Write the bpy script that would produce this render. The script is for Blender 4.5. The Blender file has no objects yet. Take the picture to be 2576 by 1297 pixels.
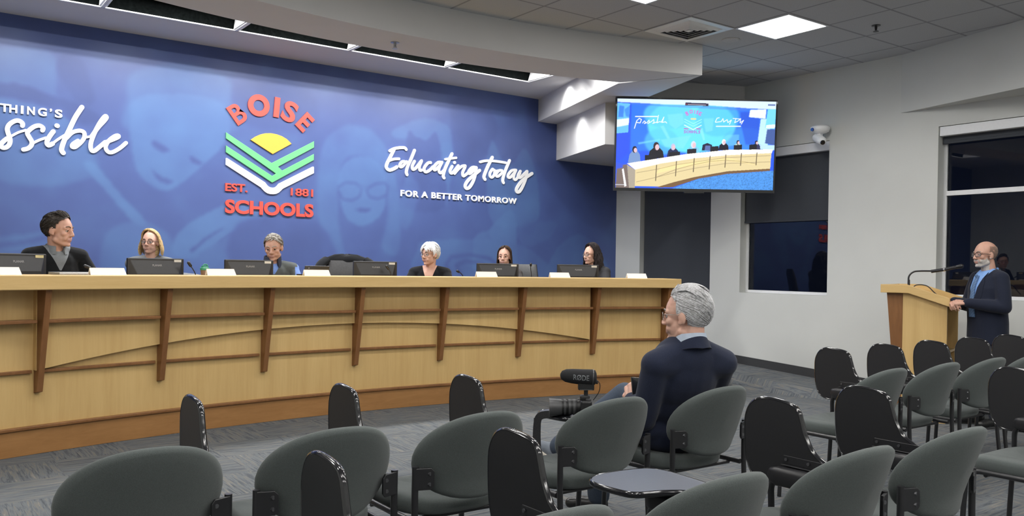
import bpy, bmesh, math, random
import numpy as np
from mathutils import Vector, Matrix, Euler, noise as mnoise

random.seed(7)
C = bpy.context.scene.collection
D = bpy.data
PI = math.pi
# ---------------------------------------------------------------- camera, world, exposure
FPX, PITCH, ROLL, YAW, PPY = 2135.4, -8.58578653e-03, -1.48352986e-02, 9.43409325e-01, 689.47
CAMZ = 1.35


def cam_to_world(x, y, z):
    c, s = math.cos(ROLL), math.sin(ROLL)
    X, Z = x * c + z * s, -x * s + z * c
    cp, sp = math.cos(PITCH), math.sin(PITCH)
    y2, z2 = y * cp - Z * sp, y * sp + Z * cp
    return Vector((X * math.sin(YAW) + y2 * math.cos(YAW), -X * math.cos(YAW) + y2 * math.sin(YAW), z2))


cd = D.cameras.new('camera')
cam = D.objects.new('camera', cd)
C.objects.link(cam)
cd.sensor_width = 36.0
cd.lens = 36.0 * FPX / 2576.0
cd.shift_y = (PPY - 648.5) / 2576.0
cd.clip_end = 60
r_, f_, u_ = cam_to_world(1, 0, 0), cam_to_world(0, 1, 0), cam_to_world(0, 0, 1)
M = Matrix(((r_.x, u_.x, -f_.x, 0), (r_.y, u_.y, -f_.y, 0), (r_.z, u_.z, -f_.z, CAMZ), (0, 0, 0, 1)))
cam.matrix_world = M
sc = bpy.context.scene
sc.camera = cam
sc.view_settings.view_transform = 'Standard'
sc.view_settings.look = 'None'
sc.view_settings.exposure = 0.0
sc.view_settings.gamma = 1.0
sc.view_settings.use_curve_mapping = False
try:
    sc.cycles.max_bounces = 8
    sc.cycles.diffuse_bounces = 5
    sc.cycles.caustics_reflective = False
    sc.cycles.caustics_refractive = False
    sc.cycles.sample_clamp_indirect = 6.0
    sc.cycles.use_denoising = True
except Exception:
    pass

world = D.worlds.new('night')
sc.world = world
world.use_nodes = True
world.node_tree.nodes['Background'].inputs[0].default_value = (0.010, 0.014, 0.03, 1)
world.node_tree.nodes['Background'].inputs[1].default_value = 0.25

PANEL_STRENGTH = 11.0      # ceiling light panels
PANEL_SPOT_W = 95.0       # downward beam of each panel
TROUGH_W = 24.0           # lamps in the wall-wash trough
CEIL = 3.6635
# room: X along the mural wall, Y towards it
YW, XA = 9.291, 8.63


def area_light(name, loc, size, size_y, watts, rot=(0, 0, 0), color=(1, 1, 1), spread=PI):
    l = D.lights.new(name, 'AREA')
    l.shape = 'RECTANGLE'
    l.size, l.size_y, l.energy, l.color = size, size_y, watts, color
    l.spread = spread
    o = D.objects.new(name, l)
    C.objects.link(o)
    o.location, o.rotation_euler = loc, rot
    return o


def spot_light(name, loc, target, watts, angle, blend=0.5, radius=0.03, color=(1, 1, 1)):
    l = D.lights.new(name, 'SPOT')
    l.energy, l.spot_size, l.spot_blend, l.shadow_soft_size, l.color = watts, angle, blend, radius, color
    o = D.objects.new(name, l)
    C.objects.link(o)
    o.location = loc
    o.rotation_euler = (Vector(target) - Vector(loc)).to_track_quat('-Z', 'Y').to_euler()
    return o


# lamps inside the recessed trough above the mural
for i in range(5):
    x0 = 0.30 + i * 1.22
    area_light('trough_lamp', (x0 + 0.60, 8.10, CEIL + 0.13), 1.08, 0.05, TROUGH_W, color=(1.0, 0.99, 0.97))
    area_light('trough_lamp', (x0 + 0.60, 8.00, CEIL + 0.13), 1.08, 0.05, TROUGH_W, color=(1.0, 0.99, 0.97))
    area_light('trough_lamp', (x0 + 0.52, 8.12, CEIL + 0.045), 0.62, 0.02, TROUGH_W * 0.42, color=(1.0, 0.99, 0.97))
# downlights grazing the stepped beams
spot_light('beam_downlight', (6.62, 8.25, CEIL - 0.02), (6.78, 8.20, 3.3), 30, 2.0, 0.9, 0.06)
spot_light('beam_downlight', (5.98, 7.12, CEIL - 0.02), (6.35, 7.00, 3.3), 85, 2.4, 0.8, 0.06)
spot_light('beam_downlight', (7.03, 8.45, 3.34), (7.17, 8.41, 2.9), 22, 2.3, 1.0, 0.10)


# ---------------------------------------------------------------- helpers: materials
def new_mat(name):
    m = D.materials.new(name)
    m.use_nodes = True
    nt = m.node_tree
    return m, nt, nt.nodes['Principled BSDF']


def node(nt, t, **kw):
    n = nt.nodes.new(t)
    for k, v in kw.items():
        setattr(n, k, v)
    return n


def ramp(nt, stops, fac=None):
    r = nt.nodes.new('ShaderNodeValToRGB')
    el = r.color_ramp.elements
    while len(el) < len(stops):
        el.new(0.5)
    for e, (p, c) in zip(el, stops):
        e.position, e.color = p, (c[0], c[1], c[2], 1)
    if fac is not None:
        nt.links.new(fac, r.inputs[0])
    return r


def mat(name, col, rough=0.6, metal=0.0, spec=0.5, scale=40.0, var=0.06, bump=0.0, bscale=None, coat=0.0, sheen=0.0):
    """plain coloured surface with a little procedural variation"""
    m, nt, b = new_mat(name)
    tc = node(nt, 'ShaderNodeTexCoord')
    n = node(nt, 'ShaderNodeTexNoise')
    n.inputs['Scale'].default_value = scale
    n.inputs['Detail'].default_value = 4
    nt.links.new(tc.outputs['Object'], n.inputs['Vector'])
    r = ramp(nt, [(0.3, [c * (1 - var) for c in col]), (0.7, [min(1, c * (1 + var)) for c in col])], n.outputs[0])
    nt.links.new(r.outputs[0], b.inputs['Base Color'])
    b.inputs['Roughness'].default_value = rough
    b.inputs['Metallic'].default_value = metal
    b.inputs['Specular IOR Level'].default_value = spec
    b.inputs['Coat Weight'].default_value = coat
    if sheen:
        b.inputs['Sheen Weight'].default_value = sheen
        b.inputs['Sheen Roughness'].default_value = 0.5
    if bump:
        n2 = node(nt, 'ShaderNodeTexNoise')
        n2.inputs['Scale'].default_value = bscale or scale * 4
        n2.inputs['Detail'].default_value = 3
        nt.links.new(tc.outputs['Object'], n2.inputs['Vector'])
        bp = node(nt, 'ShaderNodeBump')
        bp.inputs['Strength'].default_value = bump
        bp.inputs['Distance'].default_value = 0.004
        nt.links.new(n2.outputs[0], bp.inputs['Height'])
        nt.links.new(bp.outputs[0], b.inputs['Normal'])
    return m


def wood(name, dark, light, stretch, rough=0.38, scale=1.0, contrast=0.5):
    m, nt, b = new_mat(name)
    tc = node(nt, 'ShaderNodeTexCoord')
    mp = node(nt, 'ShaderNodeMapping')
    mp.inputs['Scale'].default_value = [s * scale for s in stretch]
    nt.links.new(tc.outputs['Object'], mp.inputs['Vector'])
    n1 = node(nt, 'ShaderNodeTexNoise')
    n1.inputs['Scale'].default_value = 1.0
    n1.inputs['Detail'].default_value = 6
    n1.inputs['Roughness'].default_value = 0.65
    n1.inputs['Distortion'].default_value = 0.6
    nt.links.new(mp.outputs[0], n1.inputs['Vector'])
    n2 = node(nt, 'ShaderNodeTexNoise')
    n2.inputs['Scale'].default_value = 7.0
    n2.inputs['Detail'].default_value = 3
    nt.links.new(mp.outputs[0], n2.inputs['Vector'])
    mx = node(nt, 'ShaderNodeMath', operation='MULTIPLY_ADD')
    nt.links.new(n2.outputs[0], mx.inputs[0])
    mx.inputs[1].default_value = 0.3
    nt.links.new(n1.outputs[0], mx.inputs[2])
    r = ramp(nt, [(0.65 - contrast * 0.5, dark), (0.65 + contrast * 0.5, light)], mx.outputs[0])
    nt.links.new(r.outputs[0], b.inputs['Base Color'])
    b.inputs['Roughness'].default_value = rough
    b.inputs['Specular IOR Level'].default_value = 0.4
    return m


def emit_mat(name, col, strength):
    m, nt, b = new_mat(name)
    b.inputs['Base Color'].default_value = (0.8, 0.8, 0.8, 1)
    b.inputs['Emission Color'].default_value = (*col, 1)
    b.inputs['Emission Strength'].default_value = strength
    return m


def attr_mat(name, rough=0.5, emission=0.0, attr='paint', bump=0.0):
    m, nt, b = new_mat(name)
    a = node(nt, 'ShaderNodeAttribute', attribute_name=attr)
    if emission:
        b.inputs['Base Color'].default_value = (0.01, 0.01, 0.01, 1)
        nt.links.new(a.outputs['Color'], b.inputs['Emission Color'])
        b.inputs['Emission Strength'].default_value = emission
    else:
        nt.links.new(a.outputs['Color'], b.inputs['Base Color'])
    b.inputs['Roughness'].default_value = rough
    return m


# ---------------------------------------------------------------- helpers: meshes
class MB:
    """collects shapes into one mesh"""

    def __init__(s):
        s.v, s.f, s.m = [], [], []

    def add(s, vs, fs, mi=0):
        o = len(s.v)
        s.v += [tuple(v) for v in vs]
        s.f += [[i + o for i in f] for f in fs]
        s.m += [mi] * len(fs)
        return s

    def box(s, c, sz, rz=0.0, mi=0, mtx=None):
        x, y, z = sz[0] / 2, sz[1] / 2, sz[2] / 2
        vs = [Vector((a * x, b * y, d * z)) for d in (-1, 1) for b in (-1, 1) for a in (-1, 1)]
        R = mtx if mtx is not None else Matrix.Rotation(rz, 3, 'Z')
        vs = [R @ v + Vector(c) for v in vs]
        return s.add(vs, [(0, 2, 3, 1), (4, 5, 7, 6), (0, 1, 5, 4), (2, 6, 7, 3), (0, 4, 6, 2), (1, 3, 7, 5)], mi)

    def bx(s, x0, x1, y0, y1, z0, z1, mi=0):
        return s.box(((x0 + x1) / 2, (y0 + y1) / 2, (z0 + z1) / 2), (x1 - x0, y1 - y0, z1 - z0), 0, mi)

    def prism(s, poly, a, b, axis='z', mi=0):
        """poly: 2D outline extruded along an axis ('z': poly in xy; 'y': poly in xz; 'x': poly in yz)"""
        area = sum(p[0] * q[1] - q[0] * p[1] for p, q in zip(poly, poly[1:] + poly[:1]))
        if (area < 0) != (axis == 'y'):
            poly = poly[::-1]
        n = len(poly)

        def P(p, t):
            return (p[0], p[1], t) if axis == 'z' else ((p[0], t, p[1]) if axis == 'y' else (t, p[0], p[1]))
        vs = [P(p, a) for p in poly] + [P(p, b) for p in poly]
        fs = [list(range(n - 1, -1, -1)), list(range(n, 2 * n))]
        fs += [(i, (i + 1) % n, n + (i + 1) % n, n + i) for i in range(n)]
        return s.add(vs, fs, mi)

    def rings(s, rings, caps=True, closed=True, mi=0):
        n = len(rings[0])
        vs = [v for r in rings for v in r]
        fs = []
        for k in range(len(rings) - 1):
            for i in range(n if closed else n - 1):
                j = (i + 1) % n
                fs.append((k * n + i, k * n + j, (k + 1) * n + j, (k + 1) * n + i))
        if caps and closed:
            fs.append(list(range(n - 1, -1, -1)))
            fs.append(list(range((len(rings) - 1) * n, len(rings) * n)))
        return s.add(vs, fs, mi)

    def tube(s, pts, r, seg=8, mi=0, caps=True, flat=1.0, up=None):
        """tube along points; r number or list; flat squashes along the binormal"""
        pts = [Vector(p) for p in pts]
        rr = r if isinstance(r, (list, tuple)) else [r] * len(pts)
        rings = []
        t0 = (pts[1] - pts[0]).normalized()
        ref = Vector(up) if up else (Vector((0, 0, 1)) if abs(t0.z) < 0.9 else Vector((1, 0, 0)))
        nrm = (ref - t0 * ref.dot(t0)).normalized()
        for i, p in enumerate(pts):
            a, b = pts[max(i - 1, 0)], pts[min(i + 1, len(pts) - 1)]
            t = (b - a).normalized() if (b - a).length > 1e-9 else t0
            nn = nrm - t * nrm.dot(t)
            nrm = nn.normalized() if nn.length > 1e-6 else nrm
            bn = t.cross(nrm)
            rings.append([p + (nrm * math.cos(2 * PI * k / seg) * flat + bn * math.sin(2 * PI * k / seg)) * rr[i] for k in range(seg)])
        return s.rings(rings, caps, True, mi)

    def capsule(s, p0, r0, p1, r1, seg=14, mi=0):
        p0, p1 = Vector(p0), Vector(p1)
        d = p1 - p0
        L = d.length
        t = d.normalized() if L > 1e-6 else Vector((0, 0, 1))
        pts, rr = [], []
        for k in range(5):
            a = PI / 2 * (1 - k / 4)
            pts.append(p0 - t * r0 * math.sin(a)); rr.append(max(r0 * math.cos(a), r0 * 0.02))
        for k in range(5):
            a = PI / 2 * (k / 4)
            pts.append(p1 + t * r1 * math.sin(a)); rr.append(max(r1 * math.cos(a), r1 * 0.02))
        return s.tube(pts, rr, seg, mi)

    def ell(s, c, rad, R=None, seg=18, nr=12, mi=0):
        c = Vector(c)
        rings = []
        for k in range(nr + 1):
            a = -PI / 2 + PI * k / nr
            ca = max(math.cos(a), 0.015)
            ring = []
            for i in range(seg):
                t = 2 * PI * i / seg
                v = Vector((rad[0] * ca * math.cos(t), rad[1] * ca * math.sin(t), rad[2] * math.sin(a)))
                ring.append(c + (R @ v if R is not None else v))
            rings.append(ring)
        return s.rings(rings, True, True, mi)

    def lathe(s, prof, c=(0, 0, 0), seg=24, mi=0, R=None):
        c = Vector(c)
        rings = []
        for r, z in prof:
            ring = []
            for i in range(seg):
                v = Vector((max(r, 1e-4) * math.cos(2 * PI * i / seg), max(r, 1e-4) * math.sin(2 * PI * i / seg), z))
                ring.append(c + (R @ v if R is not None else v))
            rings.append(ring)
        return s.rings(rings, True, True, mi)

    def mesh(s, name, mats, smooth=None):
        me = D.meshes.new(name)
        me.from_pydata([tuple(v) for v in s.v], [], s.f)
        for m in (mats if isinstance(mats, (list, tuple)) else [mats]):
            me.materials.append(m)
        me.polygons.foreach_set('material_index', s.m)
        bm = bmesh.new()
        bm.from_mesh(me)
        bmesh.ops.recalc_face_normals(bm, faces=bm.faces)
        bm.to_mesh(me)
        bm.free()
        if smooth is not None:
            me.polygons.foreach_set('use_smooth', [True] * len(me.polygons))
            try:
                me.set_sharp_from_angle(angle=smooth)
            except Exception:
                pass
        me.update()
        return me

    def build(s, name, mats, parent=None, smooth=None, bevel=0.0, seg=2, loc=None):
        o = D.objects.new(name, s.mesh(name, mats, smooth))
        C.objects.link(o)
        if parent is not None:
            o.parent = parent
        if loc is not None:
            o.location = loc
        if bevel:
            b = o.modifiers.new('bevel', 'BEVEL')
            b.width, b.segments, b.limit_method, b.angle_limit = bevel, seg, 'ANGLE', 0.6
        return o


def tag(o, label=None, cat=None, group=None, kind=None):
    if label: o['label'] = label
    if cat: o['category'] = cat
    if group: o['group'] = group
    if kind: o['kind'] = kind
    return o


def thing(name, label, cat, loc=(0, 0, 0), rz=0.0, group=None):
    o = D.objects.new(name, None)
    C.objects.link(o)
    o.empty_display_size = 0.1
    o.location, o.rotation_euler = loc, (0, 0, rz)
    return tag(o, label, cat, group)


def struct(name, mb, mats, parent=None, **kw):
    o = mb.build(name, mats, parent, **kw)
    if parent is None:
        o['kind'] = 'structure'
    return o


KIDS = {}


def dup(root, loc, rz, label, group=None):
    """a copy of a thing with copies of its parts and sub-parts"""
    def rec(o, par):
        c = o.copy()
        C.objects.link(c)
        c.parent = par
        for ch in o.children:
            rec(ch, c)
        return c
    r = rec(root, None)
    r.location, r.rotation_euler = loc, (0, 0, rz)
    r['label'] = label
    if group:
        r['group'] = group
    return r


def catmull(pts, n=6, closed=False):
    P = [Vector(p) for p in pts]
    if len(P) < 3:
        return P
    out = []
    N = len(P)
    for i in range(N if closed else N - 1):
        if closed:
            p0, p1, p2, p3 = P[(i - 1) % N], P[i], P[(i + 1) % N], P[(i + 2) % N]
        else:
            p0, p1, p2, p3 = P[max(i - 1, 0)], P[i], P[i + 1], P[min(i + 2, N - 1)]
        for k in range(n):
            t = k / n
            out.append(0.5 * ((2 * p1) + (p2 - p0) * t + (2 * p0 - 5 * p1 + 4 * p2 - p3) * t * t + (3 * p1 - p0 - 3 * p2 + p3) * t ** 3))
    if not closed:
        out.append(P[-1])
    return out


def inside(poly, X, Y):
    """vectorised point in polygon"""
    r = np.zeros(X.shape, bool)
    n = len(poly)
    j = n - 1
    for i in range(n):
        xi, yi = poly[i]; xj, yj = poly[j]
        if yi != yj:
            c = ((yi > Y) != (yj > Y)) & (X < (xj - xi) * (Y - yi) / (yj - yi) + xi)
            r ^= c
        j = i
    return r


def seg_dist(pts, X, Y):
    d = np.full(X.shape, 1e9)
    for (x0, y0), (x1, y1) in zip(pts, pts[1:]):
        dx, dy = x1 - x0, y1 - y0
        L = dx * dx + dy * dy + 1e-12
        t = np.clip(((X - x0) * dx + (Y - y0) * dy) / L, 0, 1)
        d = np.minimum(d, np.hypot(X - x0 - t * dx, Y - y0 - t * dy))
    return d


def blur(a, n):
    for _ in range(n):
        for ax in (0, 1):
            b = a.copy()
            sl = [slice(None)] * 2; sr = [slice(None)] * 2
            sl[ax] = slice(0, -1); sr[ax] = slice(1, None)
            b[tuple(sl)] += a[tuple(sr)]
            b[tuple(sr)] += a[tuple(sl)]
            cnt = np.full(a.shape, 3.0)
            e = [slice(None)] * 2
            e[ax] = 0; cnt[tuple(e)] = 2
            e[ax] = -1; cnt[tuple(e)] = 2
            a = b / cnt
    return a


def painted_grid(name, col, P, material, parent=None):
    """grid mesh whose colour attribute 'paint' holds a printed / displayed picture; col (ny,nx,3), P(u,v)->xyz"""
    ny, nx = col.shape[:2]
    vs = [P(i / (nx - 1), j / (ny - 1)) for j in range(ny) for i in range(nx)]
    fs = [(j * nx + i, j * nx + i + 1, (j + 1) * nx + i + 1, (j + 1) * nx + i) for j in range(ny - 1) for i in range(nx - 1)]
    me = D.meshes.new(name)
    me.from_pydata(vs, [], fs)
    me.materials.append(material)
    at = me.color_attributes.new('paint', 'FLOAT_COLOR', 'POINT')
    buf = np.ones((ny * nx, 4), np.float32)
    buf[:, :3] = col.reshape(-1, 3)
    at.data.foreach_set('color', buf.ravel())
    me.update()
    o = D.objects.new(name, me)
    C.objects.link(o)
    if parent is not None:
        o.parent = parent
    return o


def srgb(r, g, b):
    def f(c):
        c /= 255.0
        return c / 12.92 if c <= 0.04045 else ((c + 0.055) / 1.055) ** 2.4
    return (f(r), f(g), f(b))


# ---------------------------------------------------------------- materials
M_ = {}
M_['wall'] = mat('painted_wall', (0.56, 0.57, 0.55), 0.75, scale=3, var=0.015, bump=0.05, bscale=250)
M_['soffit'] = mat('painted_soffit', (0.60, 0.59, 0.585), 0.8, scale=3, var=0.015)
M_['base'] = mat('rubber_baseboard', (0.035, 0.036, 0.038), 0.6)
M_['maple'] = wood('maple_panel', (0.50, 0.325, 0.125), (0.62, 0.43, 0.185), (9, 9, 0.6), 0.42, 1.0, 0.55)
M_['maple_h'] = wood('maple_slab', (0.54, 0.36, 0.145), (0.64, 0.445, 0.20), (1.2, 1.2, 14), 0.35, 1.0, 0.5)
M_['cherry'] = wood('cherry_trim', (0.155, 0.065, 0.022), (0.25, 0.115, 0.042), (6, 6, 1.2), 0.36, 1.0, 0.5)
M_['cherry_h'] = wood('cherry_kick', (0.26, 0.125, 0.042), (0.38, 0.195, 0.072), (2, 2, 10), 0.38, 1.0, 0.6)
M_['black'] = mat('black_plastic', (0.013, 0.013, 0.015), 0.4)
M_['black_gloss'] = mat('black_edge', (0.010, 0.010, 0.012), 0.16, coat=0.6)
M_['tablet'] = mat('black_laminate', (0.011, 0.011, 0.013), 0.5)
M_['metal_black'] = mat('black_powdercoat', (0.016, 0.016, 0.018), 0.32, spec=0.6)
M_['fabric'] = mat('grey_chair_fabric', (0.083, 0.095, 0.093), 0.95, spec=0.15, scale=900, var=0.35, bump=0.25, bscale=900, sheen=0.15)
M_['white'] = mat('white_paint', (0.78, 0.79, 0.80), 0.5, var=0.02)
M_['white_metal'] = mat('white_metal', (0.70, 0.71, 0.73), 0.35, var=0.02)
M_['grey_metal'] = mat('grey_metal', (0.42, 0.43, 0.44), 0.4, metal=0.6)
M_['chrome'] = mat('chrome', (0.7, 0.7, 0.72), 0.15, metal=1.0, var=0.02)
M_['paper'] = mat('white_card', (0.86, 0.86, 0.86), 0.6, var=0.01)
M_['shade'] = mat('dark_shade_fabric', (0.036, 0.041, 0.050), 0.85, scale=300, var=0.2)
M_['screw'] = mat('dull_screw', (0.16, 0.16, 0.17), 0.35, metal=0.8)
MURAL = [
    ('p', 0.55, 4, [(0.64, 3.2), (0.97, 3.36), (1.23, 3.33), (1.27, 2.87), (1.63, 2.29), (1.18, 2.06), (0.65, 2.21)]),
    ('p', -0.35, 2, [(1.27, 3.33), (1.34, 3.38), (1.46, 3.33), (1.54, 3.14), (1.59, 2.93), (1.46, 2.89), (1.32, 3.05), (1.25, 3.2)]),
    ('p', -0.45, 3, [(0.71, 2.99), (0.97, 3.01), (1.2, 2.94), (1.48, 2.88), (1.66, 2.76), (1.45, 2.7), (1.07, 2.85), (0.71, 2.88)]),
    ('p', 0.55, 5, [(1.9, 3.23), (2.15, 3.37), (2.5, 3.45), (2.84, 3.37), (3.01, 3.18), (2.97, 2.78), (1.92, 2.67), (1.88, 2.95)]),
    ('p', 0.75, 2, [(1.91, 2.79), (1.95, 3), (2.27, 3.1), (2.67, 3.11), (2.89, 3.03), (2.92, 2.82), (2.85, 2.62), (2.68, 2.43), (2.52, 2.27), (2.38, 2.15), (2.25, 2.09), (2.1, 2.15), (1.98, 2.29), (1.93, 2.51)]),
    ('p', -0.5, 3, [(2.12, 2.6), (2.21, 2.57), (2.3, 2.51), (2.23, 2.49), (2.15, 2.53)]),
    ('p', -0.5, 3, [(2.51, 2.47), (2.6, 2.43), (2.65, 2.42), (2.6, 2.39), (2.52, 2.42)]),
    ('p', -0.4, 3, [(2.13, 2.31), (2.22, 2.23), (2.34, 2.2), (2.28, 2.16), (2.18, 2.2)]),
    ('p', 0.9, 1, [(1.5, 2.28), (1.57, 2.33), (1.82, 2.04), (2.07, 1.76), (1.97, 1.74), (1.73, 2.01)]),
    ('p', 0.55, 4, [(1.68, 1.57), (1.82, 1.72), (2.05, 1.76), (2.28, 1.65), (2.38, 1.43), (2.41, 1.18), (1.69, 1.17)]),
    ('p', 0.8, 2, [(2.36, 1.59), (2.48, 1.74), (2.73, 1.9), (2.98, 2.03), (3.2, 1.97), (3.33, 1.91), (3.25, 1.78), (3.03, 1.7), (2.86, 1.61), (2.69, 1.43), (2.49, 1.37), (2.35, 1.43)]),
    ('p', -0.35, 1, [(2.52, 1.48), (2.69, 1.63), (2.86, 1.73), (2.84, 1.7), (2.69, 1.59), (2.55, 1.46)]),
    ('p', -0.35, 1, [(2.61, 1.43), (2.77, 1.54), (2.94, 1.66), (2.93, 1.62), (2.8, 1.51), (2.65, 1.4)]),
    ('p', 0.45, 3, [(2.37, 1.18), (2.49, 1.37), (2.86, 1.61), (3.2, 1.8), (3.48, 1.63), (3.21, 1.18)]),
    ('p', 0.6, 3, [(0.72, 1.56), (0.98, 1.59), (1.15, 1.63), (1.15, 1.59), (0.98, 1.54), (0.72, 1.5)]),
    ('p', 0.5, 3, [(0.72, 1.45), (0.98, 1.49), (1.22, 1.56), (1.22, 1.51), (0.98, 1.44), (0.72, 1.38)]),
    ('p', 0.5, 4, [(3.94, 2.47), (4.03, 2.8), (4.28, 2.99), (4.59, 2.98), (4.84, 2.74), (4.98, 2.31), (5.04, 1.87), (4.99, 1.48), (4.77, 1.57), (4.85, 1.96), (4.76, 2.49), (4.44, 2.65), (4.24, 2.5), (4.2, 1.93), (4.3, 1.47), (4.49, 1.23), (4.21, 1.18), (4.03, 1.46), (3.94, 2.01)]),
    ('p', 0.72, 3, [(4.2, 2.4), (4.34, 2.6), (4.6, 2.64), (4.79, 2.49), (4.83, 2.2), (4.77, 1.98), (4.61, 1.85), (4.45, 1.82), (4.3, 1.91), (4.22, 2.12)]),
    ('s', -0.25, 0.016, [(4.2, 2.26), (4.29, 2.32), (4.42, 2.32), (4.5, 2.27), (4.47, 2.16), (4.37, 2.11), (4.25, 2.12), (4.2, 2.21)]),
    ('s', -0.25, 0.016, [(4.56, 2.26), (4.68, 2.33), (4.8, 2.35), (4.85, 2.31), (4.83, 2.2), (4.71, 2.15), (4.6, 2.17), (4.56, 2.25)]),
    ('s', 0.3, 0.03, [(4.47, 2.28), (4.52, 2.29), (4.57, 2.27)]),
    ('p', -0.4, 2, [(4.41, 2), (4.53, 2.03), (4.63, 2.02), (4.54, 1.98)]),
    ('p', 0.45, 3, [(4.89, 2.99), (5.05, 3.09), (5.24, 3.17), (5.44, 3.2), (5.7, 3.13), (5.77, 2.93), (5.75, 2.52), (5.67, 2.1), (5.54, 2.7), (5.31, 2.93), (5.08, 2.9), (4.92, 2.92)]),
    ('p', -0.35, 2, [(5.12, 3.01), (5.22, 2.95), (5.39, 2.93), (5.52, 3.03), (5.61, 2.71), (5.66, 2.1), (5.09, 2.07), (5.07, 2.56)]),
    ('p', -0.4, 4, [(5.76, 3.49), (6.32, 3.4), (6.45, 3.1), (6.08, 2.59), (5.84, 2.63)]),
    ('p', 0.5, 2, [(6.3, 2.66), (6.38, 3.03), (6.54, 2.79), (6.72, 2.75), (6.91, 2.97), (7.09, 2.73), (7.18, 2.3), (7.11, 1.96), (6.41, 1.93)]),
    ('p', 0.35, 4, [(5.09, 2.47), (5.23, 2.43), (5.29, 2.28), (5.21, 1.98), (5.1, 1.78), (5.01, 1.97)]),
    ('p', 0.7, 2, [(6.4, 1.72), (6.36, 1.85), (6.54, 2.02), (6.68, 2.12), (6.78, 2.03), (6.81, 1.73), (6.74, 1.6), (6.56, 1.57)]),
    ('p', 0.4, 3, [(5.28, 1.56), (5.33, 1.65), (5.85, 1.7), (6.42, 1.7), (6.81, 1.67), (7.15, 1.53), (7.4, 1.2), (5.33, 1.19)]),
    ('p', 0.55, 3, [(6.1, 1.61), (6.16, 1.77), (6.38, 1.83), (6.74, 1.79), (6.81, 1.63), (6.75, 1.25), (6.17, 1.24)]),
    ('s', -0.3, 0.03, [(5.77, 1.24), (5.69, 1.37), (5.77, 1.47), (6.04, 1.5), (6.36, 1.46), (6.55, 1.34)]),
    ('s', -0.3, 0.03, [(5.92, 1.24), (5.85, 1.36), (5.98, 1.42), (6.23, 1.4), (6.39, 1.32)]),
    ('p', 0.4, 3, [(7.37, 1.2), (7.45, 1.53), (7.65, 1.73), (7.94, 1.83), (8.25, 1.66), (8.49, 1.2)]),
    ('p', 0.3, 4, [(6.81, 1.9), (7.21, 1.99), (7.5, 1.98), (7.36, 1.75), (6.94, 1.63)]),
    ('p', -0.45, 5, [(6.98, 3.64), (7.61, 3.44), (8.53, 2.84), (8.55, 2.02), (8.01, 2), (7.42, 2.42), (7.06, 2.94)]),
    ('p', -0.3, 5, [(3.03, 1.79), (3.95, 1.83), (4.16, 1.18), (3.04, 1.18)]),
    ('p', -0.25, 6, [(3.01, 3.35), (3.83, 3.33), (3.89, 2.88), (3.46, 2.84), (3.01, 2.92)]),
]
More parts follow.
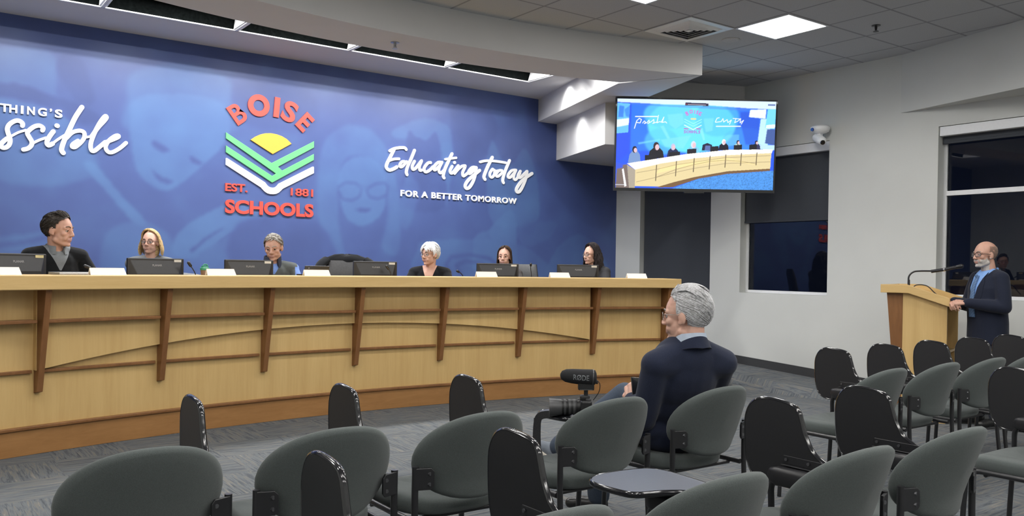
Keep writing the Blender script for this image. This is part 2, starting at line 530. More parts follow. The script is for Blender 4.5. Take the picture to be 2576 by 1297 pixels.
EDUCATING = [
    (0.018, [(4.861, 2.743), (4.924, 2.777), (5.008, 2.796), (5.065, 2.799), (5.086, 2.781)]),
    (0.020, [(4.917, 2.763), (4.87, 2.671), (4.825, 2.585), (4.818, 2.535), (4.858, 2.509), (4.918, 2.53), (4.96, 2.556)]),
    (0.016, [(4.856, 2.625), (4.917, 2.648), (4.989, 2.657)]),
    (0.017, [(5.072, 2.629), (5.034, 2.627), (5.002, 2.587), (5.007, 2.56), (5.04, 2.571), (5.096, 2.632)]),
    (0.019, [(5.204, 2.781), (5.157, 2.671), (5.111, 2.575), (5.093, 2.506), (5.103, 2.472)]),
    (0.018, [(5.206, 2.646), (5.175, 2.584), (5.185, 2.543), (5.231, 2.568), (5.307, 2.661), (5.277, 2.589), (5.282, 2.542), (5.309, 2.544)]),
    (0.018, [(5.437, 2.649), (5.401, 2.641), (5.352, 2.586), (5.346, 2.541), (5.373, 2.526), (5.427, 2.554), (5.475, 2.6)]),
    (0.018, [(5.594, 2.664), (5.549, 2.661), (5.495, 2.611), (5.486, 2.567), (5.511, 2.565), (5.565, 2.616), (5.604, 2.667)]),
    (0.018, [(5.604, 2.667), (5.56, 2.581), (5.568, 2.536), (5.596, 2.533), (5.646, 2.575)]),
    (0.020, [(5.752, 2.788), (5.695, 2.679), (5.646, 2.575), (5.625, 2.496), (5.638, 2.471)]),
    (0.015, [(5.654, 2.709), (5.725, 2.725), (5.815, 2.742)]),
    (0.018, [(5.757, 2.628), (5.727, 2.573), (5.736, 2.541), (5.769, 2.55), (5.844, 2.635)]),
    (0.019, [(5.79, 2.678), (5.795, 2.681)]),
    (0.018, [(5.849, 2.644), (5.814, 2.571), (5.794, 2.539), (5.84, 2.591), (5.901, 2.639), (5.953, 2.651), (5.948, 2.626), (5.918, 2.562), (5.924, 2.518), (5.955, 2.529), (6.017, 2.578)]),
    (0.019, [(6.127, 2.64), (6.069, 2.64), (6.017, 2.591), (6.012, 2.556), (6.049, 2.57), (6.122, 2.64)]),
    (0.021, [(6.127, 2.64), (6.108, 2.532), (6.072, 2.441), (6.021, 2.374), (5.974, 2.362), (5.96, 2.398), (5.998, 2.46), (6.071, 2.525), (6.181, 2.609)]),
    (0.017, [(6.187, 2.72), (6.281, 2.744), (6.445, 2.751), (6.6, 2.744)]),
    (0.022, [(6.38, 2.797), (6.325, 2.701), (6.275, 2.598), (6.25, 2.529), (6.266, 2.499)]),
    (0.018, [(6.386, 2.643), (6.347, 2.59), (6.348, 2.543), (6.381, 2.534), (6.415, 2.573), (6.414, 2.623), (6.39, 2.639), (6.436, 2.62), (6.48, 2.628)]),
    (0.018, [(6.541, 2.635), (6.491, 2.631), (6.446, 2.583), (6.448, 2.553), (6.487, 2.56), (6.558, 2.62)]),
    (0.021, [(6.661, 2.779), (6.613, 2.679), (6.57, 2.576), (6.554, 2.506), (6.566, 2.475)]),
    (0.018, [(6.757, 2.661), (6.698, 2.647), (6.646, 2.591), (6.643, 2.552), (6.688, 2.562), (6.771, 2.655)]),
    (0.018, [(6.771, 2.66), (6.736, 2.579), (6.741, 2.535), (6.779, 2.536), (6.84, 2.624)]),
    (0.020, [(6.845, 2.65), (6.809, 2.589), (6.824, 2.563), (6.864, 2.579), (6.955, 2.656)]),
    (0.022, [(6.957, 2.656), (6.936, 2.557), (6.889, 2.452), (6.839, 2.379), (6.793, 2.367), (6.785, 2.408), (6.843, 2.49), (6.922, 2.561), (7.043, 2.635)]),
]
POSSIBLE = [
    (0.020, [(0.959, 2.621), (0.959, 2.644), (0.935, 2.664), (0.901, 2.662), (0.855, 2.627), (0.835, 2.58), (0.845, 2.529), (0.859, 2.478), (0.852, 2.433), (0.828, 2.405), (0.801, 2.399), (0.783, 2.416), (0.796, 2.448), (0.834, 2.489)]),
    (0.011, [(0.832, 2.489), (0.877, 2.521), (0.927, 2.556), (0.986, 2.583)]),
    (0.020, [(1.127, 2.595), (1.131, 2.62), (1.102, 2.638), (1.06, 2.626), (1.019, 2.59), (1, 2.556), (1.019, 2.515), (1.037, 2.48), (1.034, 2.443), (1.006, 2.411), (0.969, 2.397)]),
    (0.012, [(1.045, 2.464), (1.099, 2.499), (1.157, 2.528)]),
    (0.021, [(1.219, 2.595), (1.186, 2.54), (1.165, 2.487), (1.179, 2.457), (1.213, 2.476)]),
    (0.012, [(1.208, 2.473), (1.265, 2.527), (1.327, 2.576)]),
    (0.021, [(1.249, 2.655), (1.254, 2.653)]),
    (0.022, [(1.467, 2.86), (1.408, 2.751), (1.353, 2.614), (1.313, 2.513), (1.292, 2.429), (1.307, 2.396)]),
    (0.019, [(1.332, 2.542), (1.385, 2.603), (1.449, 2.627), (1.489, 2.612), (1.49, 2.563), (1.46, 2.511), (1.411, 2.462), (1.384, 2.463), (1.391, 2.49), (1.435, 2.527)]),
    (0.011, [(1.484, 2.562), (1.519, 2.571), (1.559, 2.584)]),
    (0.020, [(1.559, 2.584), (1.613, 2.675), (1.678, 2.76), (1.689, 2.789), (1.673, 2.792), (1.628, 2.721), (1.579, 2.611), (1.55, 2.514), (1.553, 2.451), (1.58, 2.44), (1.63, 2.486), (1.681, 2.538)]),
    (0.019, [(1.686, 2.538), (1.752, 2.57), (1.801, 2.6), (1.798, 2.615), (1.767, 2.605), (1.716, 2.558), (1.685, 2.494), (1.702, 2.448), (1.743, 2.441), (1.815, 2.489), (1.873, 2.548)]),
]
# ================================================================ the room
def ceiling_material():
    m, nt, b = new_mat('ceiling_tiles')
    tc = node(nt, 'ShaderNodeTexCoord')
    sp = node(nt, 'ShaderNodeSeparateXYZ')
    nt.links.new(tc.outputs['Object'], sp.inputs[0])

    def line(sock, off):
        a = node(nt, 'ShaderNodeMath', operation='ADD'); a.inputs[1].default_value = 61.0 * 1 - off + 0.3048
        nt.links.new(sock, a.inputs[0])
        mo = node(nt, 'ShaderNodeMath', operation='MODULO'); mo.inputs[1].default_value = 0.61
        nt.links.new(a.outputs[0], mo.inputs[0])
        s = node(nt, 'ShaderNodeMath', operation='SUBTRACT'); s.inputs[1].default_value = 0.3048
        nt.links.new(mo.outputs[0], s.inputs[0])
        ab = node(nt, 'ShaderNodeMath', operation='ABSOLUTE')
        nt.links.new(s.outputs[0], ab.inputs[0])
        lt = node(nt, 'ShaderNodeMath', operation='LESS_THAN'); lt.inputs[1].default_value = 0.011
        nt.links.new(ab.outputs[0], lt.inputs[0])
        return lt.outputs[0]
    mx = node(nt, 'ShaderNodeMath', operation='MAXIMUM')
    nt.links.new(line(sp.outputs[0], 8.29), mx.inputs[0])
    nt.links.new(line(sp.outputs[1], 5.96), mx.inputs[1])
    n = node(nt, 'ShaderNodeTexNoise'); n.inputs['Scale'].default_value = 140
    nt.links.new(tc.outputs['Object'], n.inputs['Vector'])
    r = ramp(nt, [(0.3, (0.43, 0.44, 0.46)), (0.7, (0.49, 0.50, 0.52))], n.outputs[0])
    mi = node(nt, 'ShaderNodeMix', data_type='RGBA')
    mi.inputs[7].default_value = (0.29, 0.29, 0.31, 1)
    nt.links.new(mx.outputs[0], mi.inputs[0])
    nt.links.new(r.outputs[0], mi.inputs[6])
    nt.links.new(mi.outputs[2], b.inputs['Base Color'])
    b.inputs['Roughness'].default_value = 0.9
    b.inputs['Specular IOR Level'].default_value = 0.1
    bp = node(nt, 'ShaderNodeBump'); bp.inputs['Strength'].default_value = 0.25; bp.inputs['Distance'].default_value = 0.003
    nt.links.new(n.outputs[0], bp.inputs['Height'])
    nt.links.new(bp.outputs[0], b.inputs['Normal'])
    return m


def carpet_material():
    m, nt, b = new_mat('carpet_planks')
    tc = node(nt, 'ShaderNodeTexCoord')
    sp = node(nt, 'ShaderNodeSeparateXYZ')
    nt.links.new(tc.outputs['Object'], sp.inputs[0])
    # carpet squares, alternating lay direction
    ck = node(nt, 'ShaderNodeTexChecker'); ck.inputs['Scale'].default_value = 1 / 0.5
    rotm = node(nt, 'ShaderNodeMapping'); rotm.inputs['Location'].default_value = (0.13, 0.07, 0.3)
    nt.links.new(tc.outputs['Object'], rotm.inputs['Vector'])
    nt.links.new(rotm.outputs[0], ck.inputs['Vector'])
    ck.inputs['Color1'].default_value = (0, 0, 0, 1)
    ck.inputs['Color2'].default_value = (1, 1, 1, 1)

    def streak(rot, scale):
        mp = node(nt, 'ShaderNodeMapping')
        mp.inputs['Rotation'].default_value = (0, 0, rot)
        mp.inputs['Scale'].default_value = scale
        nt.links.new(tc.outputs['Object'], mp.inputs['Vector'])
        n = node(nt, 'ShaderNodeTexNoise')
        n.inputs['Scale'].default_value = 1.0
        n.inputs['Detail'].default_value = 5
        n.inputs['Roughness'].default_value = 0.7
        n.inputs['Distortion'].default_value = 0.7
        nt.links.new(mp.outputs[0], n.inputs['Vector'])
        return n.outputs[0]
    mi = node(nt, 'ShaderNodeMix', data_type='FLOAT')
    nt.links.new(ck.outputs['Fac'], mi.inputs[0])
    nt.links.new(streak(0.10, (3.6, 52, 3)), mi.inputs[2])
    nt.links.new(streak(-0.10, (52, 3.6, 3)), mi.inputs[3])
    r = ramp(nt, [(0.28, (0.050, 0.054, 0.060)), (0.43, (0.098, 0.108, 0.120)), (0.52, (0.138, 0.149, 0.160)), (0.60, (0.160, 0.150, 0.137)), (0.74, (0.235, 0.235, 0.23))], mi.outputs[0])
    nt.links.new(r.outputs[0], b.inputs['Base Color'])
    b.inputs['Roughness'].default_value = 1.0
    b.inputs['Specular IOR Level'].default_value = 0.05
    bp = node(nt, 'ShaderNodeBump'); bp.inputs['Strength'].default_value = 0.5; bp.inputs['Distance'].default_value = 0.006
    nt.links.new(mi.outputs[0], bp.inputs['Height'])
    nt.links.new(bp.outputs[0], b.inputs['Normal'])
    return m


M_['ceil'] = ceiling_material()
M_['carpet'] = carpet_material()
X0, Y0 = -1.75, -3.6
struct('floor', MB().bx(X0 - .2, XA + .2, Y0 - .2, YW + .2, -0.12, 0.0), M_['carpet'])
struct('ceiling', MB().bx(X0 - .2, XA + .2, Y0 - .2, 7.86, CEIL, CEIL + 0.06), M_['ceil'])
# plaster ceiling with the open trough along the mural
cb = MB().bx(X0 - .2, 0.28, 7.86, YW + .2, CEIL, CEIL + .06).bx(6.41, XA + .2, 7.86, YW + .2, CEIL, CEIL + .06)
cb.bx(0.28, 6.41, 8.51, YW + .2, CEIL, CEIL + .06)
struct('ceiling_mural', cb, M_['soffit'])
struct('wall_left', MB().bx(X0 - .2, X0, Y0 - .2, YW + .2, -.1, CEIL + .3), M_['wall'])
struct('wall_rear', MB().bx(X0, XA, Y0 - .2, Y0, -.1, CEIL + .3), M_['wall'])
# right wall with three openings
W2A, W2B, W1A, W1B, W0A, W0B = 1.6, 4.497, 5.753, 7.0, 7.486, 8.79
SILL, HEAD = 1.10, 2.852
wr = MB()
for a, b_ in ((Y0, W2A), (W2B, W1A), (W1B, W0A), (W0B, YW + .2)):
    wr.bx(XA, XA + .2, a, b_, -.1, CEIL + .3)
for a, b_, s in ((W2A, W2B, SILL), (W1A, W1B, 1.072), (W0A, W0B, 1.06)):
    wr.bx(XA, XA + .2, a, b_, -.1, s)
    wr.bx(XA, XA + .2, a, b_, HEAD, CEIL + .3)
struct('wall_right', wr, M_['wall'])
# the mural wall
NX, NZ = 640, 226
gx = np.linspace(X0, XA, NX)[None, :].repeat(NZ, 0)
gz = np.linspace(0, CEIL, NZ)[:, None].repeat(NX, 1)
tone = np.zeros((NZ, NX))
for kind, t, soft, pts in MURAL:
    if kind == 'p':
        pp = [(p.x, p.y) for p in catmull([(x, z, 0) for x, z in pts], 4, True)]
        k = inside(pp, gx, gz).astype(float)
    else:
        k = np.clip(1.3 - seg_dist(pts, gx, gz) / soft, 0, 1)
        soft = 1
    k = blur(k, max(1, int(soft * .6)))
    tone = tone * (1 - k * 0.75) + t * k
rng = np.random.RandomState(3)
cloud = blur(rng.rand(NZ, NX), 40)
cloud = (cloud - cloud.mean()) / cloud.std()
fine = blur(rng.rand(NZ, NX), 4); fine = (fine - fine.mean()) / fine.std()
tone += 0.10 * cloud + 0.02 * fine
tone = np.clip(tone * .72, -0.7, 0.9)
base, light, dark = np.array((0.062, 0.097, 0.270)), np.array((0.090, 0.182, 0.385)), np.array((0.038, 0.054, 0.165))
tp, tn = np.clip(tone, 0, 1)[..., None], np.clip(-tone, 0, 1)[..., None]
paint = base * (1 - tp) * (1 - tn) + light * tp * (1 - tn) + dark * tn
wb = painted_grid('wall_back', paint, lambda u, v: (X0 + u * (XA - X0), YW, v * CEIL), attr_mat('mural_print', 0.42))
wb['kind'] = 'structure'

# curved soffit, beam and header
SC = (3.654, -1.738)
R1, R2, ZS = 8.292, 8.90, 3.356


def arc(c, r, a0, a1, n):
    return [(c[0] + r * math.cos(math.radians(a0 + (a1 - a0) * i / n)), c[1] + r * math.sin(math.radians(a0 + (a1 - a0) * i / n))) for i in range(n + 1)]


aR = math.degrees(math.atan2(5.988 - SC[1], 6.72 - SC[0]))
aR2 = math.degrees(math.atan2(6.812 - SC[1], 6.322 - SC[0]))
poly = arc(SC, R1, aR, 131.5, 60) + arc(SC, R2, 128.5, aR2, 60)
struct('trim_1', MB().prism(poly, ZS, CEIL + .02), M_['soffit'], smooth=0.5)
struct('trim_2', MB().prism([(6.322, 6.812), (6.72, 5.988), (7.81, 9.33), (7.157, 9.33)], ZS + .0005, CEIL + .02), M_['soffit'])
ZH = 2.854
struct('trim_3', MB().prism([(6.942, 7.697), (8.66, 6.952), (8.66, 9.33), (7.487, 9.33)], ZH, CEIL + .02), M_['soffit'])
# sloping bulkhead over the big window
struct('trim_4', MB().prism([(8.64, 4.94), (8.26, 3.53), (7.74, 1.6), (8.64, 1.6)], 3.046, CEIL + .02), M_['wall'])

# dais and ramp
DC, DR = (3.679, -3.048), 10.17
pol = arc(DC, DR + 0.10, 113.5, 69.5, 50)
pol += [(7.70, 6.35), (7.76, 7.5), (XA + .1, 7.5), (XA + .1, YW + .1), (-1.7, YW + .1), (-1.7, 6.2)]
struct('floor_dais', MB().prism(pol, -0.05, 0.205), M_['carpet'])
rm = MB()
z_ = lambda y: (y - 3.55) * 0.0511
vs = [(7.88, 3.6, -.02), (XA + .1, 3.6, -.02), (XA + .1, 7.52, -.02), (7.74, 7.52, -.02), (7.95, 3.6, .002), (XA + .1, 3.6, .002), (XA + .1, 7.52, z_(7.52)), (7.90, 7.52, z_(7.52))]
rm.add(vs, [(3, 2, 1, 0), (4, 5, 6, 7), (0, 1, 5, 4), (1, 2, 6, 5), (2, 3, 7, 6), (3, 0, 4, 7)])
struct('floor_ramp', rm, M_['carpet'])
bb = MB()
prof = [(3.3, 0.0), (3.6, 0.002), (7.52, z_(7.52)), (YW, 0.205)]
vs, fs = [], []
for y, z in [(Y0, 0.0)] + prof:
    vs += [(XA - .012, y, z), (XA - .012, y, z + .10), (XA + .01, y, z + .10), (XA + .01, y, z)]
for k in range(len(prof)):
    o = k * 4
    fs += [(o, o + 4, o + 5, o + 1), (o + 1, o + 5, o + 6, o + 2)]
bb.add(vs, fs)
struct('baseboard_right', bb, M_['base'])

# windows
M_['glass'], nt, b = new_mat('window_glass')
b.inputs['Base Color'].default_value = (0.9, 0.92, 0.95, 1)
b.inputs['Roughness'].default_value = 0.0
b.inputs['Transmission Weight'].default_value = 1.0
b.inputs['IOR'].default_value = 1.38
tr = node(nt, 'ShaderNodeTexCoord')
nn_ = node(nt, 'ShaderNodeTexNoise'); nn_.inputs['Scale'].default_value = 1.3
nt.links.new(tr.outputs['Object'], nn_.inputs['Vector'])
bp = node(nt, 'ShaderNodeBump'); bp.inputs['Strength'].default_value = 0.02
nt.links.new(nn_.outputs[0], bp.inputs['Height']); nt.links.new(bp.outputs[0], b.inputs['Normal'])


def window(n, y0, y1, z0, z1, mull=None, fw=0.035):
    f = MB()
    x0, x1 = XA + .115, XA + .165
    for a, b_ in ((y0, y0 + fw), (y1 - fw, y1)):
        f.bx(x0, x1, a, b_, z0, z1)
    f.bx(x0, x1, y0 + fw, y1 - fw, z0, z0 + fw); f.bx(x0, x1, y0 + fw, y1 - fw, z1 - fw, z1)
    o = struct('window_%d' % n, f, M_['white_metal'], bevel=0.003)
    if mull:
        MB().bx(x0 - .006, x1, y0 + fw, y1 - fw, mull[0], mull[1]).build('mullion', M_['white_metal'], o, bevel=0.003)
    MB().bx(XA + .135, XA + .147, y0 + fw * .5, y1 - fw * .5, z0 + fw * .5, z1 - fw * .5).build('pane', M_['glass'], o)
    return o


window(1, W0A, W0B, 1.06, HEAD)
window(2, W1A, W1B, 1.072, HEAD)
window(3, W2A, W2B, SILL, HEAD, (2.148, 2.197))


def shade(y0, y1, ztop, zbot, label, cas=0.11, vis=True):
    t = thing('roller_shade', label, 'window shade', (XA + .06, (y0 + y1) / 2, zbot))
    h, w = ztop - zbot, (y1 - y0)
    MB().bx(-.05, .045, -w / 2 + .006, w / 2 - .006, h - cas, h - .004).build('cassette', M_['white_metal'], t, bevel=0.006)
    MB().bx(.016, .020, -w / 2 + .012, w / 2 - .012, .02, h - cas + .01).build('shade_fabric', M_['shade'], t)
    MB().bx(.006, .030, -w / 2 + .012, w / 2 - .012, 0.0, .026).build('bottom_bar', M_['shade'], t, bevel=0.004)
    return t


shade(W0A, W0B, HEAD, 1.064, 'dark roller shade pulled fully down over the window behind the long desk')
shade(W1A, W1B, HEAD, 1.945, 'dark roller shade pulled halfway down the window below the white security camera')
shade(W2A, W2B, HEAD, 2.675, 'dark roller shade rolled up under its white cassette behind the speaker at the lectern', 0.10)

# ceiling fixtures
M_['panel'] = emit_mat('lit_diffuser', (1.0, 0.985, 0.95), PANEL_STRENGTH)


def ceiling_light(x, y, label):
    t = thing('ceiling_light', label, 'light', (x, y, CEIL), 0, 'square ceiling light panels')
    f = MB()
    for a, b_, c_, d_ in ((-.303, .303, -.303, -.285), (-.303, .303, .285, .303), (-.303, -.285, -.285, .285), (.285, .303, -.285, .285)):
        f.bx(a, b_, c_, d_, -.006, -.0005)
    f.build('frame', M_['white_metal'], t)
    MB().bx(-.287, .287, -.287, .287, -.004, -.001).build('diffuser', M_['panel'], t)
    sp = spot_light('panel_beam', (0, 0, -.012), (0, 0, -1), PANEL_SPOT_W, math.radians(166), 0.45, 0.25, (1.0, 0.975, 0.93))
    sp.parent = t
    return t


LX, LY = (-0.5, 1.33, 3.15, 4.98, 6.785), (5.055, 2.62, 0.18, -2.26)
lights = None
for j, y in enumerate(LY):
    for i, x in enumerate(LX):
        if j == 0 and i == 4:
            lab = 'lit square ceiling light panel beside the air vent, whole in view'
        elif j == 0 and i == 3:
            lab = 'lit square ceiling light panel cut off by the top edge, only its corner showing'
        else:
            lab = 'lit square ceiling light panel behind or above the view, row %s seat bay %s' % (('one', 'two', 'three', 'four')[j], ('one', 'two', 'three', 'four', 'five')[i])
        if lights is None:
            lights = ceiling_light(x, y, lab)
        else:
            dup(lights, (x, y, CEIL), 0, lab)

# air vent
t = thing('air_vent', 'square white ceiling air vent of nested louvres beside the curved soffit', 'vent', (6.16, 5.655, CEIL))
f = MB()
for a, b_, c_, d_ in ((-.30, .30, -.30, -.225), (-.30, .30, .225, .30), (-.30, -.225, -.225, .225), (.225, .30, -.225, .225)):
    f.bx(a, b_, c_, d_, -.010, -.0005)
f.build('frame', M_['white_metal'], t, bevel=0.003)
lv = MB()
for k in range(5):
    s, e = .222 - k * .044, .222 - k * .044 - .030
    z0, z1 = -.004, -.026 + k * .002
    P = [(-s, -s), (s, -s), (s, s), (-s, s)]
    Q = [(-e, -e), (e, -e), (e, e), (-e, e)]
    for q in range(4):
        a, b_ = P[q], P[(q + 1) % 4]
        c_, d_ = Q[(q + 1) % 4], Q[q]
        lv.add([(*a, z0), (*b_, z0), (*c_, z1), (*d_, z1), (*a, z0 - .003), (*b_, z0 - .003), (*c_, z1 - .003), (*d_, z1 - .003)], [(0, 1, 2, 3), (7, 6, 5, 4), (0, 4, 5, 1), (2, 6, 7, 3)])
lv.bx(-.03, .03, -.03, .03, -.02, -.012)
lv.build('louvre', M_['white_metal'], t)
MB().bx(-.224, .224, -.224, .224, -.002, -.0006).build('backing', M_['black'], t)

# round speaker grille
t = tag(MB().lathe([(0, -.008), (.07, -.008), (.085, -.006), (.092, -.001), (.092, 0.0)], (6.77, 5.652, CEIL - .001), 32).build('ceiling_speaker', mat('speaker_grille', (0.46, 0.46, 0.47), 0.8, scale=500, var=0.4), smooth=0.6),
        'flat round ceiling speaker grille between vent and light panel', 'speaker')


def sprinkler(x, y, z, label, m):
    t = thing('sprinkler_head', label, 'sprinkler', (x, y, z), 0, 'fire sprinklers')
    MB().lathe([(0.040, 0), (.040, -.004), (.012, -.008), (.012, -.030), (.006, -.034), (.006, -.045), (0, -.046)], seg=16).build('body', m, t, smooth=0.6)
    MB().lathe([(0, -.058), (.026, -.058), (.026, -.055), (0, -.055)], seg=16).build('deflector', m, t)
    y_ = MB()
    for s in (-1, 1):
        y_.tube([(s * .010, 0, -.030), (s * .016, 0, -.042), (s * .004, 0, -.056)], .0025, 6)
    y_.build('yoke', m, t)


sprinkler(7.42, 4.477, CEIL - .0005, 'small dark fire sprinkler on the tiled ceiling near the right wall', M_['metal_black'])
sprinkler(3.62, 6.84, ZS - .0005, 'small metal fire sprinkler under the curved soffit', M_['grey_metal'])

# recessed trough lights along the mural
M_['reflector'] = mat('trough_reflector', (0.004, 0.005, 0.005), 0.8, spec=.0, var=0.3)
M_['trim_w'] = mat('trough_trim', (0.85, 0.86, 0.87), 0.4, var=0.01)
for i in range(5):
    x0 = 0.30 + i * 1.22
    lab = ['in the trough above the mural, leftmost of the five', 'in the mural trough, second from the left end', 'in the mural trough, middle one of five', 'in the mural trough, next to the right end one', 'at the right end of the mural trough'][i]
    t = thing('trough_light', 'long recessed metal wall washer ' + lab, 'light', (x0, 8.20, CEIL), 0, 'recessed wall washers over the mural')
    b_ = MB()
    b_.bx(0, 1.19, -.335, -.315, 0, .20).bx(0, 1.19, .285, .305, .006, .20).bx(0, 1.19, -.335, .305, .19, .205)
    b_.build('housing', M_['reflector'], t)
    for s in (0.0, 1.172):
        MB().prism([(-.31, .002), (.285, .002), (.20, .17), (-.25, .17)], s, s + .018, 'x').build('end_plate', M_['trim_w'], t)
    b_ = MB().bx(-.012, 1.205, .283, .306, -.008, .004)
    b_.bx(1.188, 1.206, -.335, .305, -.008, .004).bx(-.012, .004, -.335, .305, -.008, .004)
    b_.build('frame', M_['trim_w'], t, bevel=0.002)

# PTZ security camera on the right wall
t = thing('security_camera', 'white dome mounted pan camera on the wall above the half shaded window', 'camera', (XA - .115, 5.80, 2.965))
MB().lathe([(0, .045), (.085, .045), (.105, .03), (.108, .012), (.10, -.012), (.075, -.035), (.04, -.045), (0, -.046)], seg=32).build('dome', M_['white'], t, smooth=0.7)
MB().bx(.085, .114, -.045, .045, -.02, .05).build('wall_bracket', M_['white'], t, bevel=0.006)
MB().tube([(-.098, .03, -.004), (-.112, .033, -.006)], [.022, .018], 16).build('sensor', mat('blue_lens', (0.02, 0.04, 0.25), 0.1, coat=1), t, smooth=0.7)
MB().bx(-.03, .03, -.02, .02, -.075, -.03).build('yoke', M_['white'], t, bevel=0.008)
MB().capsule((.01, .045, -.085), .052, (-.045, -.055, -.135), .050, 20).build('camera_head', M_['white'], t, smooth=0.8)
MB().tube([(-.075, -.087, -.160), (-.082, -.096, -.167)], [.028, .024], 16).build('lens', M_['black_gloss'], t, smooth=0.6)
# ================================================================ the dais desk
def P3(th, r, z):
    a = math.radians(th)
    return (DC[0] + r * math.cos(a), DC[1] + r * math.sin(a), z)


def band(mb, r0, r1, z0, z1, a0, a1, n=48, mi=0, ztop=None):
    """curved bar of rectangular section; z0/z1 may be functions of the angle"""
    f0 = z0 if callable(z0) else (lambda t: z0)
    f1 = z1 if callable(z1) else (lambda t: z1)
    rings = []
    for i in range(n + 1):
        th = a0 + (a1 - a0) * i / n
        rings.append([Vector(P3(th, r0, f0(th))), Vector(P3(th, r1, f0(th))), Vector(P3(th, r1, f1(th))), Vector(P3(th, r0, f1(th)))])
    return mb.rings(rings, True, True, mi)


desk = thing('council_desk', 'long curved maple dais desk with cherry fins, rails and base', 'desk', (0, 0, 0))
AL, AE = 112.3, 71.35
RB = DR
band(MB(), RB + .002, RB + .05, 0.002, .178, AL, AE + .15).build('kick_board', M_['cherry_h'], desk, smooth=0.5)
band(MB(), RB - .016, RB + .05, .178, .200, AL, AE + .1).build('base_cap', M_['cherry'], desk, smooth=0.5, bevel=0.004)
band(MB(), RB + .022, RB + .06, .200, 1.146, AL, AE + .25).build('front_panel', M_['maple'], desk, smooth=0.5)
FIN = [106.62, 101.62, 96.68, 91.76, 86.72, 81.74, 76.77]
sw = lambda t: .817 - .232 * ((t - 91.6) / 14.95) ** 2
band(MB(), RB - .022, RB + .022, sw, 1.146, FIN[0] - .05, FIN[-1] + .05, 90).build('arched_panel', M_['maple'], desk, smooth=0.5)
slab = MB()
band(slab, RB - .20, RB + .24, 1.147, 1.247, AL + .6, AE - .25, 60)
slab.build('ledge_top', M_['maple_h'], desk, smooth=0.5, bevel=0.006)
band(MB(), RB + .10, RB + .50, .912, .945, AL + .4, AE + .2, 48).build('worktop', M_['maple_h'], desk, smooth=0.5, bevel=0.004)


def fin(th, zb, d_top, d_bot, w=0.042):
    a = math.radians(th)
    rad, tan = Vector((math.cos(a), math.sin(a), 0)), Vector((-math.sin(a), math.cos(a), 0))
    prof = [(RB + .03, zb), (RB + .022 - d_bot, zb + .012), (RB + .022 - d_top, 1.146), (RB + .03, 1.146)]
    m = MB()
    vs = []
    for s in (-w / 2, w / 2):
        for r, z in prof:
            vs.append(Vector((DC[0], DC[1], z)) + rad * r + tan * s)
    m.add(vs, [(3, 2, 1, 0), (4, 5, 6, 7), (0, 1, 5, 4), (1, 2, 6, 5), (2, 3, 7, 6), (3, 0, 4, 7)])
    return m.build('fin', M_['cherry'], desk, bevel=0.003)


for th in FIN:
    fin(th - .2, .422, .175, .046)
fin(AE + .35, .200, .175, .03, .05)
fin(AL - .3, .200, .175, .03, .05)
ends = [AL - .4] + FIN + [AE + .5]
for i in range(len(ends) - 1):
    a, b_ = ends[i], ends[i + 1]
    on_arch = 1 <= i <= 6
    r = RB - .022 - .068 if on_arch else RB + .022 - .105
    band(MB(), r, RB + .03, .915, .938, a - .18, b_ + .05, 8).build('rail', M_['cherry'], desk, smooth=0.5, bevel=0.003)
    band(MB(), RB + .022 - .03, RB + .03, .566, .588, a - .18, b_ + .05, 8).build('rail', M_['cherry'], desk, smooth=0.5, bevel=0.003)
# end panels closing the desk
for th in (AE + .15, AL - .15):
    a = math.radians(th)
    rad, tan = Vector((math.cos(a), math.sin(a), 0)), Vector((-math.sin(a), math.cos(a), 0))
    m = MB()
    vs = []
    for s in (-.02, .02):
        for r, z in ((RB + .06, .18), (RB + .50, .205), (RB + .50, .911), (RB + .24, .911), (RB + .24, 1.146), (RB + .06, 1.146)):
            vs.append(Vector((DC[0], DC[1], z)) + rad * r + tan * s)
    n = 6
    m.add(vs, [list(range(5, -1, -1)), list(range(6, 12))] + [(i, (i + 1) % 6, 6 + (i + 1) % 6, 6 + i) for i in range(6)])
    m.build('end_panel', M_['maple'], desk)


def desk_point(px, dr, z):
    """point on the desk that lies dr behind the front panel on the sight line through column px of the photograph"""
    d = cam_to_world((px - 1288) / FPX, 1, -(690 - PPY) / FPX)
    dx, dy = d.x, d.y
    cx, cy = DC
    A = dx * dx + dy * dy
    B = -2 * (dx * cx + dy * cy)
    Cc = cx * cx + cy * cy - (RB + dr) ** 2
    k = (-B + math.sqrt(B * B - 4 * A * Cc)) / (2 * A)
    return Vector((dx * k, dy * k, z))


def face_room(p, turn=0.0):
    """rotation so that local -Y looks towards the centre of the desk's arc"""
    return math.atan2(p.y - DC[1], p.x - DC[0]) - PI / 2 + turn


